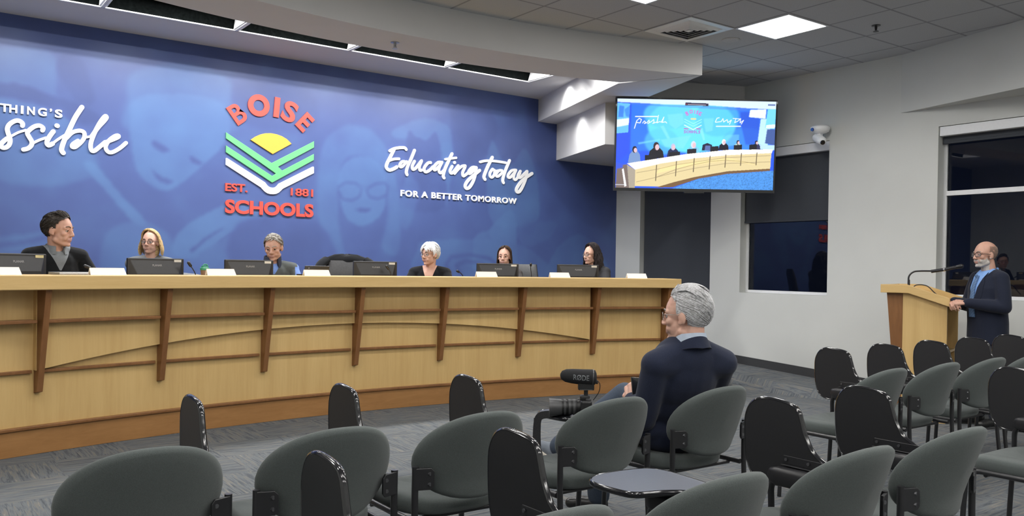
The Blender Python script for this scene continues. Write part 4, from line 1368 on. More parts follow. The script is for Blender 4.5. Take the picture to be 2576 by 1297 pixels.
def make_chair(label, loc):
    """origin on the floor between the rear legs, facing +Y"""
    t = thing('tablet_chair', label, 'chair', loc, 0, 'grey tablet arm chairs')
    for s in (-1, 1):
        m = MB().tube(catmull([(s * .25, -.045, .0), (s * .25, -.012, .25), (s * .25, 0, .43), (s * .25, 0, .62)], 5), .0125, 10)
        m.build('leg', M_['metal_black'], t, smooth=.8)
        m = MB().tube(catmull([(s * .246, .470, .0), (s * .246, .455, .30), (s * .246, .445, .375), (s * .246, .405, .408), (s * .246, .30, .412), (s * .248, .02, .412)], 5), .0125, 10)
        m.build('leg', M_['metal_black'], t, smooth=.8)
        # bracket that holds the backrest
        m = MB().prism([(-.004, .535), (.052, .535), (.062, .548), (.062, .602), (.050, .615), (-.004, .615)] if s < 0 else [(.004, .535), (-.052, .535), (-.062, .548), (-.062, .602), (-.050, .615), (.004, .615)], -.006, .006, 'y')
        m.v = [(x + s * .25, y - .004 - .40 * abs(x), z) for x, y, z in m.v]
        b = m.build('bracket', M_['metal_black'], t, bevel=.002)
        for z in (.556, .594):
            q = MB().tube([(-s * .043 + s * .25, -.022, z), (-s * .043 + s * .25 - s * .003, -.031, z)], .007, 8)
            q.build('screw', M_['screw'], b)
    for y in (.09, .36):
        MB().tube([(-.246, y, .398), (.246, y, .398)], .010, 8).build('cross_rail', M_['metal_black'], t, smooth=.8)
    # seat cushion
    m = MB()
    rings = []
    for k, (z, g) in enumerate(((.405, .90), (.412, .97), (.425, 1.0), (.445, 1.0), (.462, .975), (.472, .91), (.476, .78), (.474, .5), (.470, .2))):
        ring = []
        for i in range(40):
            a = 2 * PI * i / 40
            n = 3.4
            cx = abs(math.cos(a)) ** (2 / n) * math.copysign(1, math.cos(a))
            cy = abs(math.sin(a)) ** (2 / n) * math.copysign(1, math.sin(a))
            x, y = .238 * cx * g, .222 * cy * g
            if y < 0: x *= 1 - .13 * (-y / .222) ** 2
            zz = z - .020 * max(0, (y - .08) / .14) ** 2 + .012 * (x / .238) ** 2 * (z > .44) - .010 * (z > .46) * (1 - (x / .238) ** 2) * (y < .1)
            ring.append(Vector((x, .268 + y, zz)))
        rings.append(ring)
    m.rings(rings)
    m.build('seat', M_['fabric'], t, smooth=1.0)
    # backrest: curved oval pad
    m = MB()
    rings = []

    def by(x, z):
        return -.020 + .105 * (x / .25) ** 2 - .36 * max(0, z - .53) - .10 * max(0, .55 - z)
    for dy, g in ((.034, .05), (.034, .55), (.031, .80), (.024, .93), (.012, .985), (.0, 1.0), (-.010, .985), (-.020, .95), (-.026, .88), (-.028, .70), (-.028, .40), (-.028, .05)):
        ring = []
        for i in range(48):
            a = 2 * PI * i / 48
            c_, s_ = math.cos(a), math.sin(a)
            n = 2.25
            x = .243 * abs(c_) ** (2 / n) * math.copysign(1, c_) * g
            zz = .170 * abs(s_) ** (2 / n) * math.copysign(1, s_) * g
            # fuller above the middle, flatter below
            if zz > 0: x *= 1 - .06 * (zz / .17)
            z = .648 + zz
            ring.append(Vector((x, by(x, z) + dy, z)))
        rings.append(ring)
    m.rings(rings)
    m.build('backrest', M_['fabric'], t, smooth=1.2)
    # arm block on the right that carries the folding tablet
    m = MB().tube(catmull([(.246, .446, .36), (.244, .446, .47), (.234, .44, .54), (.222, .415, .575)], 5), .0125, 10)
    m.build('arm_post', M_['metal_black'], t, smooth=.8)
    m = MB()
    rings = []
    for y, g in ((.16, .25), (.168, .8), (.185, 1.0), (.30, 1.0), (.40, .95), (.428, .75), (.440, .25)):
        rings.append([Vector((.219 + .029 * g * math.copysign(abs(math.cos(a)) ** .6, math.cos(a)), y, .592 + .036 * g * math.copysign(abs(math.sin(a)) ** .6, math.sin(a)))) for a in [2 * PI * i / 18 for i in range(18)]])
    m.rings(rings)
    m.build('armrest', M_['black'], t, smooth=.9)
    tb = D.objects.new('tablet', None)
    # tablet panel: mesh in its own frame, hinge axis along Y through its origin
    out = [(.575, -.005), (.582, .115), (.568, .172), (.535, .208), (.48, .220), (.38, .210), (.345, .188), (.330, .150), (.312, .098), (.275, .042), (.210, .008), (.165, -.006), (.175, -.040), (.23, -.072), (.31, -.090), (.42, -.098), (.50, -.098), (.550, -.072)]
    pp = [(p.x, p.y) for p in catmull([(y, z, 0) for y, z in out], 5, True)]
    m = MB().prism(pp, .009, -.009, 'x')
    m.m[0 if m.v[m.f[0][0]][0] > 0 else 1] = 1
    # rounded glossy edge band
    loop = [Vector((0, y, z)) for y, z in pp]
    D.objects.remove(tb)
    tb = m.build('tablet', [M_['tablet'], M_['tablet_top']], t, loc=(.262, 0, .645))
    e = MB()
    n = len(loop)
    rings = []
    for i in range(n):
        p, q = loop[i - 1], loop[(i + 1) % n]
        d = (q - p).normalized()
        o = Vector((0, -d.z, d.y))
        if True:
            rings.append([loop[i] + o * .0 + Vector((.0105 * math.cos(2 * PI * k / 8), 0, 0)) + o * (.007 * math.sin(2 * PI * k / 8)) for k in range(8)])
    e.rings(rings + [rings[0]], False)
    e.build('edge_band', M_['black_gloss'], tb, smooth=1.0)
    h = MB().bx(-.030, -.0095, .185, .40, -.0155, -.0115).bx(-.0135, -.0095, .185, .40, -.0115, .020)
    hg = h.build('hinge', M_['metal_black'], tb, bevel=.002)
    for y in (.20, .29, .385):
        MB().tube([(-.016, y, .006), (-.020, y, .006)], .006, 8).build('screw', M_['screw'], hg)
    return t


def open_tablet(chair):
    for ch in chair.children:
        if ch.name.startswith('tablet'):
            ch.rotation_euler = (0, math.radians(-90), 0)


ROW1, ROW2 = 2.69, 1.56
# (x, y, tablet open?, label)
CH = [
    (.605, ROW1, 0, 'grey tablet chair nearest the lower left corner, in the front row'),
    (1.195, ROW1, 0, 'grey tablet chair second from the left in the front row'),
    (1.78, ROW1, 0, 'grey tablet chair in the front row, just left of the one holding the camera'),
    (2.46, ROW1, 1, 'grey tablet chair whose folded down tablet carries the black camera'),
    (3.12, ROW1, 0, 'grey tablet chair in which the man in the navy blazer sits'),
    (4.54, ROW1, 0, 'grey chair at the aisle right of the seated man, first of the far front row'),
    (5.14, ROW1, 0, 'grey chair in the far front row, second from the aisle, before the lectern'),
    (5.735, ROW1, 0, 'grey chair in the far front row, third from the aisle, tablet beside the lectern'),
    (6.335, ROW1, 0, 'grey chair in front of the standing man, fourth from the aisle, cut at the edge'),
    (6.935, ROW1, 0, 'chair in the far front row, only its raised black tablet showing at the right edge'),
    (.62, ROW2, 0, 'chair below the frame, only its raised black tablet showing at the bottom left'),
    (1.22, ROW2, 0, 'grey chair with raised tablet, top of its back just showing at the bottom edge'),
    (1.80, ROW2, 1, 'grey chair in the second row with its empty bluish tablet folded flat'),
    (2.435, ROW2, 0, 'grey chair in the second row, middle of the three large backs at bottom right'),
    (3.04, ROW2, 0, 'grey chair in the second row, rightmost of the three large backs at bottom right'),
    (4.42, ROW2, 0, 'grey chair across the aisle in the second row, cut off by the right edge'),
]
chairs = []
for x, y, op, lab in CH:
    if not chairs:
        c = make_chair(lab, (x, y, 0))
    else:
        c = dup(chairs[0], (x, y, 0), 0, lab)
    chairs.append(c)
for c, (x, y, op, lab) in zip(chairs, CH):
    if op:
        open_tablet(c)

# ================================================================ lectern
ang = math.atan2(.95, -.31)                         # direction the lectern faces
lec = thing('lectern', 'maple lectern with cherry front fins and sloping raised top beside the standing man', 'lectern', (7.858, 4.138, 0.0), ang - PI / 2)
lec.scale = (1, .88, 1)
# local: +Y front (away from the speaker), X across
for s in (-1, 1):
    m = MB().prism([(-.215, .0), (.205, .0), (.205, 1.165), (-.0, 1.165), (-.215, 1.08)], s * .30 - .012, s * .30 + .012, 'x')
    m.build('side_panel', M_['maple'], lec, bevel=.002)
    m = MB().prism([(.206, .02), (.255, .02), (.365, 1.165), (.206, 1.165)], s * .285 - .022, s * .285 + .022, 'x')
    m.build('fin', M_['cherry'], lec, bevel=.003)
MB().bx(-.286, .286, .17, .195, .02, 1.16).build('front_panel', M_['maple'], lec)
for z in (.10, .62):
    MB().bx(-.286, .286, -.20, .168, z, z + .022).build('shelf', M_['maple_h'], lec)
prof_o = [(.415, 1.165), (.415, 1.242), (.155, 1.242), (-.245, 1.128), (-.245, 1.052), (.145, 1.165)]
for s in (-1, 1):
    MB().prism(prof_o, s * .345 - .016, s * .345 + .016, 'x').build('side_rail', M_['maple_h'], lec, bevel=.003)
m = MB().prism([(.40, 1.165), (.40, 1.185), (.15, 1.185), (-.243, 1.073), (-.243, 1.053), (.146, 1.165)], -.33, .33, 'x')
m.build('top_board', M_['maple_h'], lec)
MB().bx(-.33, .33, .388, .414, 1.1655, 1.241).build('front_rail', M_['maple_h'], lec, bevel=.003)
mi = thing('lectern_microphone', 'black gooseneck microphone rising from the lectern towards the standing man', 'microphone', lec.matrix_basis @ Vector((-.25, .165, 1.1865)), ang - PI / 2)
MB().lathe([(0, 0), (.042, 0), (.042, .008), (.012, .014), (.010, .10), (0, .10)], seg=20).build('base', M_['black'], mi, smooth=.6)
P = catmull([(0, 0, .06), (.0, .0, .13), (.008, -.035, .172), (.01, -.09, .182), (.01, -.19, .184)], 6)
MB().tube(P, .008, 8).build('neck', M_['metal_black'], mi, smooth=.8)
MB().tube([(.01, -.185, .180), (.012, -.29, .198), (.012, -.39, .222)], [.015, .015, .014], 12).build('barrel', mat('mic_body', (.05, .05, .055), .25, metal=.6), mi, smooth=.8)
MB().tube([(.012, -.285, .1965), (.012, -.299, .2002)], .0175, 12).build('clip', M_['chrome'], mi, smooth=.8)
MB().capsule((.012, -.395, .223), .016, (.012, -.430, .231), .020, 14).build('windscreen', M_['black'], mi, smooth=.8)
cb_ = thing('lectern_cable', 'thin black cable looping over the lectern top', 'cable', lec.matrix_basis @ Vector((0.05, .12, 1.19)), ang - PI / 2)
MB().tube(catmull([(-.02, .07, -.002), (-.01, .03, .045), (.0, -.06, .040), (.0, -.125, -.020), (.0, -.16, -.048)], 6), .005, 8).build('cord', M_['black'], cb_, smooth=.8)
# ================================================================ people
def skin_mat(name, col):
    m, nt, b = new_mat(name)
    tc = node(nt, 'ShaderNodeTexCoord')
    n = node(nt, 'ShaderNodeTexNoise'); n.inputs['Scale'].default_value = 22; n.inputs['Detail'].default_value = 5
    nt.links.new(tc.outputs['Object'], n.inputs['Vector'])
    r = ramp(nt, [(0.3, (col[0] * .93, col[1] * .86, col[2] * .84)), (0.7, col)], n.outputs[0])
    nt.links.new(r.outputs[0], b.inputs['Base Color'])
    b.inputs['Roughness'].default_value = 0.5
    b.inputs['Subsurface Weight'].default_value = 0.12
    b.inputs['Subsurface Radius'].default_value = (0.012, 0.005, 0.003)
    b.inputs['Subsurface Scale'].default_value = 0.5
    b.inputs['Specular IOR Level'].default_value = 0.35
    return m


def hair_mat(name, a, b_):
    m, nt, b = new_mat(name)
    tc = node(nt, 'ShaderNodeTexCoord')
    n = node(nt, 'ShaderNodeTexNoise'); n.inputs['Scale'].default_value = 90; n.inputs['Detail'].default_value = 6
    nt.links.new(tc.outputs['Object'], n.inputs['Vector'])
    r = ramp(nt, [(0.35, a), (0.65, b_)], n.outputs[0])
    nt.links.new(r.outputs[0], b.inputs['Base Color'])
    b.inputs['Roughness'].default_value = 0.6
    b.inputs['Specular IOR Level'].default_value = 0.22
    return m


SK = skin_mat('skin', (0.56, 0.335, 0.255))
SK2 = skin_mat('skin_fair', (0.62, 0.385, 0.30))
LIP = mat('lips', (0.40, 0.205, 0.175), 0.5)
EYEW = mat('eye_white', (0.40, 0.38, 0.37), 0.2, var=0.01)
EYED = mat('eye_iris', (0.03, 0.022, 0.018), 0.15, var=0.02)
BROW = mat('brow', (0.10, 0.065, 0.045), 0.8)
BROWG = mat('grey_brow', (0.30, 0.26, 0.23), 0.8)
STUB = mat('grey_beard', (0.47, 0.43, 0.40), 0.8, scale=300, var=.3)
RIM = mat('dark_rim', (0.02, 0.016, 0.014), 0.3)
RIMS = mat('metal_rim', (0.35, 0.33, 0.30), 0.25, metal=.9)
LENS, nt, b = new_mat('spectacle_lens')
b.inputs['Base Color'].default_value = (1, 1, 1, 1)
b.inputs['Roughness'].default_value = 0.0
b.inputs['Alpha'].default_value = 0.12
tx = node(nt, 'ShaderNodeTexCoord')
M_['navy'] = mat('navy_wool', (0.0150, 0.0195, 0.040), 0.9, spec=.2, scale=400, var=.25, sheen=.1)
M_['navy2'] = mat('navy_suit', (0.0115, 0.0150, 0.030), 0.85, spec=.2, scale=400, var=.25, sheen=.1)
M_['jeans'] = mat('slate_trousers', (0.040, 0.056, 0.085), 0.9, scale=300, var=.2)
M_['dark_trousers'] = mat('dark_trousers', (0.014, 0.016, 0.024), 0.9)
M_['black_knit'] = mat('black_knit', (0.009, 0.010, 0.012), 0.95, spec=.15, scale=300, var=.3, sheen=.1)
M_['shoe'] = mat('black_shoe', (0.012, 0.012, 0.012), 0.3)


def remesh(name, mb, voxel, smooth, mats, classify=None, parent=None):
    me = mb.mesh(name, mats[0])
    o = D.objects.new(name, me)
    C.objects.link(o)
    r = o.modifiers.new('r', 'REMESH')
    r.mode, r.voxel_size = 'VOXEL', voxel
    s = o.modifiers.new('s', 'SMOOTH')
    s.factor, s.iterations = 0.5, smooth
    dg = bpy.context.evaluated_depsgraph_get()
    m2 = D.meshes.new_from_object(o.evaluated_get(dg))
    o.modifiers.clear()
    o.data = m2
    m2.name = name
    D.meshes.remove(me)
    m2.materials.clear()
    for m in mats:
        m2.materials.append(m)
    n = len(m2.polygons)
    m2.polygons.foreach_set('use_smooth', [True] * n)
    if classify:
        c = np.zeros(n * 3, np.float32)
        m2.polygons.foreach_get('center', c)
        m2.polygons.foreach_set('material_index', [classify(Vector(p)) for p in c.reshape(-1, 3)])
    if parent is not None:
        o.parent = parent
    return o


def carve(o, test, name, material, parent, cuts=()):
    """the faces of o for which test(centre, normal) holds become a part of their own; cuts: planes (point, normal) split first"""
    bm = bmesh.new(); bm.from_mesh(o.data)
    for co, no in cuts:
        bmesh.ops.bisect_plane(bm, geom=bm.verts[:] + bm.edges[:] + bm.faces[:], dist=1e-5, plane_co=co, plane_no=no)
    bm.faces.index_update()
    a = [f for f in bm.faces if test(f.calc_center_median(), f.normal)]
    bm2 = bm.copy()
    keep = {f.index for f in a}
    bmesh.ops.delete(bm, geom=a, context='FACES')
    bm2.faces.ensure_lookup_table()
    bmesh.ops.delete(bm2, geom=[f for f in bm2.faces if f.index not in keep], context='FACES')
    bm.to_mesh(o.data); bm.free()
    me = D.meshes.new(name); bm2.to_mesh(me); bm2.free()
    me.materials.append(material)
    me.polygons.foreach_set('use_smooth', [True] * len(me.polygons))
    q = D.objects.new(name, me); C.objects.link(q); q.parent = parent
    return q


def vcut(a, b, z0):
    """the two planes of a V neck |x| = a + b (z - z0)"""
    return [(Vector((s * a, 0, z0)), Vector((s, 0, -b))) for s in (-1, 1)]


def head_mb(mb, T, hs, jaw=1.0, full=1.0):
    """face and skull in head space (x: the person's right, y forward, z up; eyes at z=0)"""
    m = MB()
    m.ell((0, -.014, .030), (.0745, .096, .087))
    m.ell((0, .022, .018), (.066, .066, .072))
    m.ell((0, .028, -.045), (.0585 * full, .054, .066))
    m.ell((0, .046, -.088), (.031 * jaw, .032, .026))
    m.capsule((-.040 * jaw, .005, -.070), .021, (-.016 * jaw, .052, -.096), .017)
    m.capsule((.040 * jaw, .005, -.070), .021, (.016 * jaw, .052, -.096), .017)
    for s in (-1, 1):
        m.ell((s * .040, .056, -.026), (.022, .022, .020))
        m.capsule((s * .012, .080, .017), .0105, (s * .046, .064, .016), .011)
        m.ell((s * .0125, .092, -.036), (.0095, .012, .008))
        m.ell((s * .076, -.008, -.008), (.0085, .019, .031), Matrix.Rotation(s * .25, 3, 'Z') @ Matrix.Rotation(-.2, 3, 'X'))
        m.ell((s * .0745, .000, -.030), (.008, .010, .012))
        m.ell((s * .030, .058, -.055), (.020, .022, .022))
    m.capsule((0, .082, .010), .0085, (0, .100, -.030), .0115)
    m.ell((0, .1005, -.033), (.0118, .0115, .0105))
    m.ell((0, .071, -.066), (.026, .020, .018))
    m.capsule((-.015, .081, -.064), .0062, (.015, .081, -.064), .0062)
    m.capsule((-.013, .080, -.0745), .0070, (.013, .080, -.0745), .0070)
    m.ell((0, .073, -.100), (.018, .014, .014))
    for v in m.v:
        pass
    S = T @ Matrix.Diagonal((hs, hs, hs, 1))
    m.v = [tuple(S @ Vector(v)) for v in m.v]
    mb.add(m.v, m.f)


def eyes(T, hs, parent, brow=BROW, lids=0.35):
    S = T @ Matrix.Diagonal((hs, hs, hs, 1))
    for s in (-1, 1):
        m = MB()
        m.ell((0, 0, 0), (.0118, .0118, .0118), seg=14, nr=8)
        m.v = [(x + s * .0305, y + .0705, z - .001) for x, y, z in m.v]
        m.m = [1 if (sum(m.v[i][1] for i in f) / len(f)) > .0785 and abs(sum(m.v[i][0] for i in f) / len(f) - s * .0305) < .0068 else 0 for f in m.f]
        xf(m, S).build('eye', [EYEW, EYED], parent, smooth=2.0)
        m = MB().tube(catmull([(s * .013, .0905, .0195), (s * .030, .0855, .0275), (s * .049, .0690, .0205)], 4), [.0026, .003, .003, .003, .003, .003, .003, .003, .0016], 6, flat=1.2)
        xf(m, S).build('eyebrow', brow, parent, smooth=2.0)
        m = MB().tube(catmull([(s * .0185, .0805, .002), (s * .0305, .0830, .0065), (s * .044, .0765, .001)], 4), .0034, 6)
        xf(m, S).build('eyelid', SK, parent, smooth=2.0)


def glasses(T, hs, parent, material, w=.025, h=.019, r=.0018, z=-.003):
    S = T @ Matrix.Diagonal((hs, hs, hs, 1))
    m = MB()
    L = MB()
    for s in (-1, 1):
        pts = []
        for i in range(20):
            a = 2 * PI * i / 20
            x = w * math.copysign(abs(math.cos(a)) ** .7, math.cos(a)); zz = h * math.copysign(abs(math.sin(a)) ** .75, math.sin(a))
            pts.append(Vector((s * .033 + x, .098 - .010 * ((s * .033 + x) / .055) ** 2 * 1.3, z + zz)))
        m.tube(pts + pts[:1], r, 6, caps=False)
        L.add(pts, [list(range(20))])
        m.tube([(s * (.033 + w), .085, z + .006), (s * .074, .060, z + .008), (s * .080, -.002, z + .006), (s * .078, -.020, z - .004)], r * .9, 6)
    m.tube(catmull([(-.009, .097, z + .004), (0, .101, z + .007), (.009, .097, z + .004)], 3), r, 6)
    g = xf(m, S).build('glasses', material, parent, smooth=2.0)
    xf(L, S).build('lens', LENS, g)
    return g


def limb(mb, a, b_, ra, rb, mid=None):
    a, b_ = Vector(a), Vector(b_)
    if mid:
        c = a.lerp(b_, .35)
        mb.capsule(a, ra, c, mid); mb.capsule(c, mid, b_, rb)
    else:
        mb.capsule(a, ra, b_, rb)


def hand_mb(mb, W, d, nrm, side, curl=.5, size=1.0, spread=.0, thumb=.6):
    """W wrist, d direction of the fingers, nrm back of the hand, side +1 if the thumb is along d x nrm"""
    W, d, nrm = Vector(W), Vector(d).normalized(), Vector(nrm)
    nrm = (nrm - d * nrm.dot(d)).normalized()
    t = d.cross(nrm) * side                          # towards the thumb
    s = size
    for k in (-.6, 0, .6):
        mb.capsule(W + t * k * .028 * s, .016 * s, W + d * .080 * s + t * k * .050 * s, .0125 * s, 10)
    R = lambda v, a: (v * math.cos(a) - nrm * math.sin(a))     # bend towards the palm
    for k, (L, cu) in enumerate(((.88, .85), (1.0, .95), (.95, 1.0), (.74, 1.1))):
        off = (.030, .010, -.010, -.029)[k] * s
        p = W + d * (.088 - .006 * abs(k - 1)) * s + t * off
        a = 0.0
        dd = (d + t * (spread * (1.5 - k) * .12)).normalized()
        rad = (.0092, .0095, .009, .0078)[k] * s
        for j, l in enumerate((.044, .027, .021)):
            a += curl * cu * (.75, 1.0, .7)[j]
            q = p + R(dd, a) * l * L * s
            mb.capsule(p, rad * (1 - .10 * j), q, rad * (.92 - .10 * j), 10)
            p = q
    p = W + d * .022 * s + t * .026 * s
    td = (t * .75 + d * .65 - nrm * .25 * thumb).normalized()
    q = p + td * .040 * s
    mb.capsule(p, .0135 * s, q, .0105 * s, 10)
    td2 = (d * .85 + t * .25 - nrm * .55 * thumb).normalized()
    q2 = q + td2 * .030 * s
    mb.capsule(q, .0105 * s, q2, .0092 * s, 10)
    mb.capsule(q2, .0092 * s, q2 + (td2 - nrm * .2 * thumb).normalized() * .022 * s, .0075 * s, 10)


def frame(side, up):
    side, up = Vector(side).normalized(), Vector(up).normalized()
    f = up.cross(side).normalized()
    side = f.cross(up).normalized()
    return Matrix((side, f, up)).transposed()       # columns: side, forward, up


def torso_mb(mb, k, g=0.0, w=1.0, depth=1.0, skirt=0.0):
    """k: joints; g: extra thickness"""
    pel, ch, nk = k['pelvis'], k['chest'], k['neck']
    u1 = (ch - pel).normalized()
    side = (k['sh_r'] - k['sh_l']).normalized()
    hs_ = (k['hip_r'] - k['hip_l']).normalized()
    F0, F1 = frame(hs_, u1), frame(side, nk - ch)
    mb.ell(pel, (.168 * w + g, .122 * depth + g, .108 + g * .5), F0)
    mb.ell(pel.lerp(ch, .5), (.150 * w + g, .112 * depth + g, .17 + g), frame(hs_ + side, u1))
    mb.ell(ch, (.165 * w + g, .112 * depth + g, .185 + g), F1)
    mb.ell(ch.lerp(nk, .45), (.150 * w + g, .095 * depth + g, .12 + g), F1)
    mb.capsule(k['sh_l'], .055 + g * .75, k['sh_r'], .055 + g * .75)
    for s in ('sh_l', 'sh_r'):
        mb.capsule(nk - F1 @ Vector((0, .012, .012)), .050 + g * .5, k[s].lerp(nk, .08), .056 + g * .6)
    if skirt:
        mb.ell(pel + Vector((0, 0, -.02)), (.185 * w + g, .150 * depth + g, .10 + skirt), F0)


def arm_mb(mb, k, s, g=0.0, cuff=0.0):
    sh, el, wr = k['sh_' + s], k['el_' + s], k['wr_' + s]
    e = el.lerp(wr, 1 - cuff) if cuff else wr
    mb.capsule(sh, .051 + g * .8, sh.lerp(el, .4), .049 + g)
    mb.capsule(sh.lerp(el, .4), .049 + g, el, .042 + g)
    mb.capsule(el, .041 + g, el.lerp(wr, .35), .040 + g)
    mb.capsule(el.lerp(wr, .35), .040 + g, e, .027 + g)


def leg_mb(mb, k, s, g=0.0, end=1.0):
    h, kn, an = k['hip_' + s], k['kn_' + s], k['an_' + s]
    mb.capsule(h, .085 + g, h.lerp(kn, .5), .074 + g)
    mb.capsule(h.lerp(kn, .5), .074 + g, kn, .056 + g)
    e = kn.lerp(an, end)
    mb.capsule(kn, .056 + g, kn.lerp(an, .35), .055 + g)
    mb.capsule(kn.lerp(an, .35), .055 + g, e, (.038 if g == 0 else .050) + g)


def shoe(k, s, parent, material, sole=None):
    an, toe = k['an_' + s], k['toe_' + s]
    up = k.get('footup_' + s, Vector((0, 0, 1)))
    d = (toe - an); d = (d - up * d.dot(up)).normalized()
    m = MB()
    b0 = an - up * .055
    m.ell(b0 - d * .015 + up * .005, (.045, .040, .042), frame(up.cross(d) * -1, up))
    m.capsule(b0 - d * .02, .036, b0 + d * .10, .038)
    m.capsule(b0 + d * .10 - up * .004, .038, b0 + d * .165 - up * .010, .030)
    m.capsule(an, .045, b0 + up * .01, .042)
    o = remesh('shoe', m, .008, 4, [material], None, parent)
    if sole:
        q = MB()
        n = 20
        side = d.cross(up)
        top, bot = [], []
        for i in range(n):
            a = 2 * PI * i / n
            x = math.cos(a) * .122; w = math.sin(a) * (.042 - .010 * math.cos(a) * -1 * .3)
            c = b0 + d * (.075 + x) + side * w
            top.append(c - up * .020); bot.append(c - up * .046)
        q.rings([bot, top])
        q.build('sole', sole, o, bevel=.004)
    return o


class HairFlow:
    """locks of hair growing on an ellipsoid around the skull, in head space"""

    def __init__(s, c=(0, -.014, .03), r=(.079, .101, .093), seed=1):
        s.c, s.r, s.rng = Vector(c), Vector(r), random.Random(seed)

    def val(s, p):
        q = p - s.c
        return math.sqrt((q.x / s.r.x) ** 2 + (q.y / s.r.y) ** 2 + (q.z / s.r.z) ** 2)

    def push(s, p, k):
        v = s.val(p)
        return s.c + (p - s.c) * (k / v) if v < k else p

    def lock(s, mb, start, flow, length, rad, off=.03, drop=-.09, steps=9, wave=0.0, flat=.6, hug=True):
        p = s.push(Vector(start), 1.0)
        q = p - s.c
        p = s.c + q / s.val(p) * 1.0
        pts = [p]
        ph = s.rng.random() * 6.28
        for i in range(steps):
            q = p - s.c
            nrm = Vector((q.x / s.r.x ** 2, q.y / s.r.y ** 2, q.z / s.r.z ** 2)).normalized()
            f = Vector(flow(p))
            if p.z > drop:
                f = f - nrm * f.dot(nrm) * (1 if hug else .3)
            f = f.normalized() if f.length > 1e-6 else Vector((0, 0, -1))
            w = Vector((math.sin(ph + i * 1.7), math.cos(ph * 1.3 + i * 1.5), 0)) * wave
            p = p + f * (length / steps) + w
            if hug:
                k = 1.0 + off * (0.4 + .6 * min(1, i / 3))
                if p.z > drop:
                    v = s.val(p)
                    if v < k or v > k + .08:
                        p = s.c + (p - s.c) * (k / v)
                else:
                    p = s.push(p, k)
            pts.append(p)
        n = len(pts)
        mb.tube(pts, [rad * (.75 + .25 * math.sin(PI * min(1, i / (n - 1) * 1.2 + .15))) * (1 if i < n - 2 else (.7 if i == n - 2 else .2)) for i in range(n)], 6, flat=flat)


def place_head(k, az, pitch=0.0, roll=0.0):
    """head pose matrix in person space; az: turn about the vertical (radians, + to the person's left)"""
    return Matrix.Translation(k['head']) @ Matrix.Rotation(az, 4, 'Z') @ Matrix.Rotation(pitch, 4, 'X') @ Matrix.Rotation(roll, 4, 'Y')


def seated(s=1.0, lean=0.1, hands=None, width=1.0, floor=-.5, twist=0.0):
    """joint positions of somebody sitting at the desk; +Y is the way the chest faces, seat at z=0"""
    u = Vector((0, math.sin(lean), math.cos(lean)))
    k = {}
    k['pelvis'] = Vector((0, -.02, .105))
    k['chest'] = k['pelvis'] + u * .275 * s
    k['neck'] = k['pelvis'] + u * .455 * s
    k['head'] = k['neck'] + Vector((0, .035 + .05 * math.sin(lean), .150))
    sp = k['pelvis'] + u * .405 * s
    for n, g in (('l', -1), ('r', 1)):
        k['sh_' + n] = sp + Vector((g * .165 * width * s, 0, 0))
        h = (hands or {}).get(n, (g * .13, .40, .275))
        k['wr_' + n] = Vector(h)
        a, c = k['sh_' + n], k['wr_' + n]
        mid = (a + c) / 2
        L = .275 * s
        d = (c - a).length / 2
        hgt = math.sqrt(max(.0004, L * L - d * d))
        ax = (c - a).normalized()
        down = Vector((g * .75, -.25, -.65)); down = (down - ax * down.dot(ax)).normalized()
        k['el_' + n] = mid + down * hgt
        k['hip_' + n] = Vector((g * .085, .02, .085))
        k['kn_' + n] = Vector((g * .13, .34, .070 + min(0, -.5 - floor) * .0 - max(0, -.535 - floor)))
        k['an_' + n] = Vector((g * .15, .41, floor + .09))
        k['toe_' + n] = k['an_' + n] + Vector((g * .02, .17, -.06))
    return k


def tint_face(T, hs, beard=False):
    inv = (T @ Matrix.Diagonal((hs, hs, hs, 1))).inverted()

    def f(p):
        q = inv @ p
        if abs(q.x) < .021 and -.081 < q.z < -.0585 and q.y > .079 and not (abs(q.z + .0695) < .0012):
            return 1
        if beard and q.y > -.01 and -.14 < q.z < -.030 and q.y < .112:
            side = abs(q.x)
            if q.z < -.075 or (side > .030 and q.z < -.045 and q.y < .075) or (side > .055 and q.z < -.012 and q.y < .03) or (abs(q.z + .053) < .006 and side < .03 and q.y > .075) or (side > .022 and side < .034 and q.z < -.055):
                return 2
        return 0
    return f


def body(root, k, T, hs, skin, hands=(), beard=False, jaw=1.0, full=1.0, legs=True, voxel=.0065, neck=.050):
    m = MB()
    head_mb(m, T, hs, jaw, full)
    hb = T @ Vector((0, -.028 * hs, -.060 * hs))
    m.capsule(k['neck'] - Vector((0, 0, .03)), neck * 1.12, hb, neck)
    torso_mb(m, k, -.014)
    for s in 'lr':
        arm_mb(m, k, s, -.008)
        if legs:
            leg_mb(m, k, s, -.008)
    for h in hands:
        hand_mb(m, *h[:4], **(h[4] if len(h) > 4 else {}))
    f = tint_face(T, hs, beard)
    o = remesh('body', m, voxel, 2, [skin, LIP, STUB], f, root)
    return o


def drape(mb, rows, side=Vector((1, 0, 0)), seg=28):
    """hanging cloth tube: rows of (centre, half width, half depth)"""
    fw = Vector((-side.y, side.x, 0))
    rings = []
    for c, a, b_ in rows:
        rings.append([Vector(c) + side * (a * math.copysign(abs(math.cos(t)) ** .85, math.cos(t))) + fw * (b_ * math.sin(t)) for t in [2 * PI * i / seg for i in range(seg)]])
    mb.rings(rings)


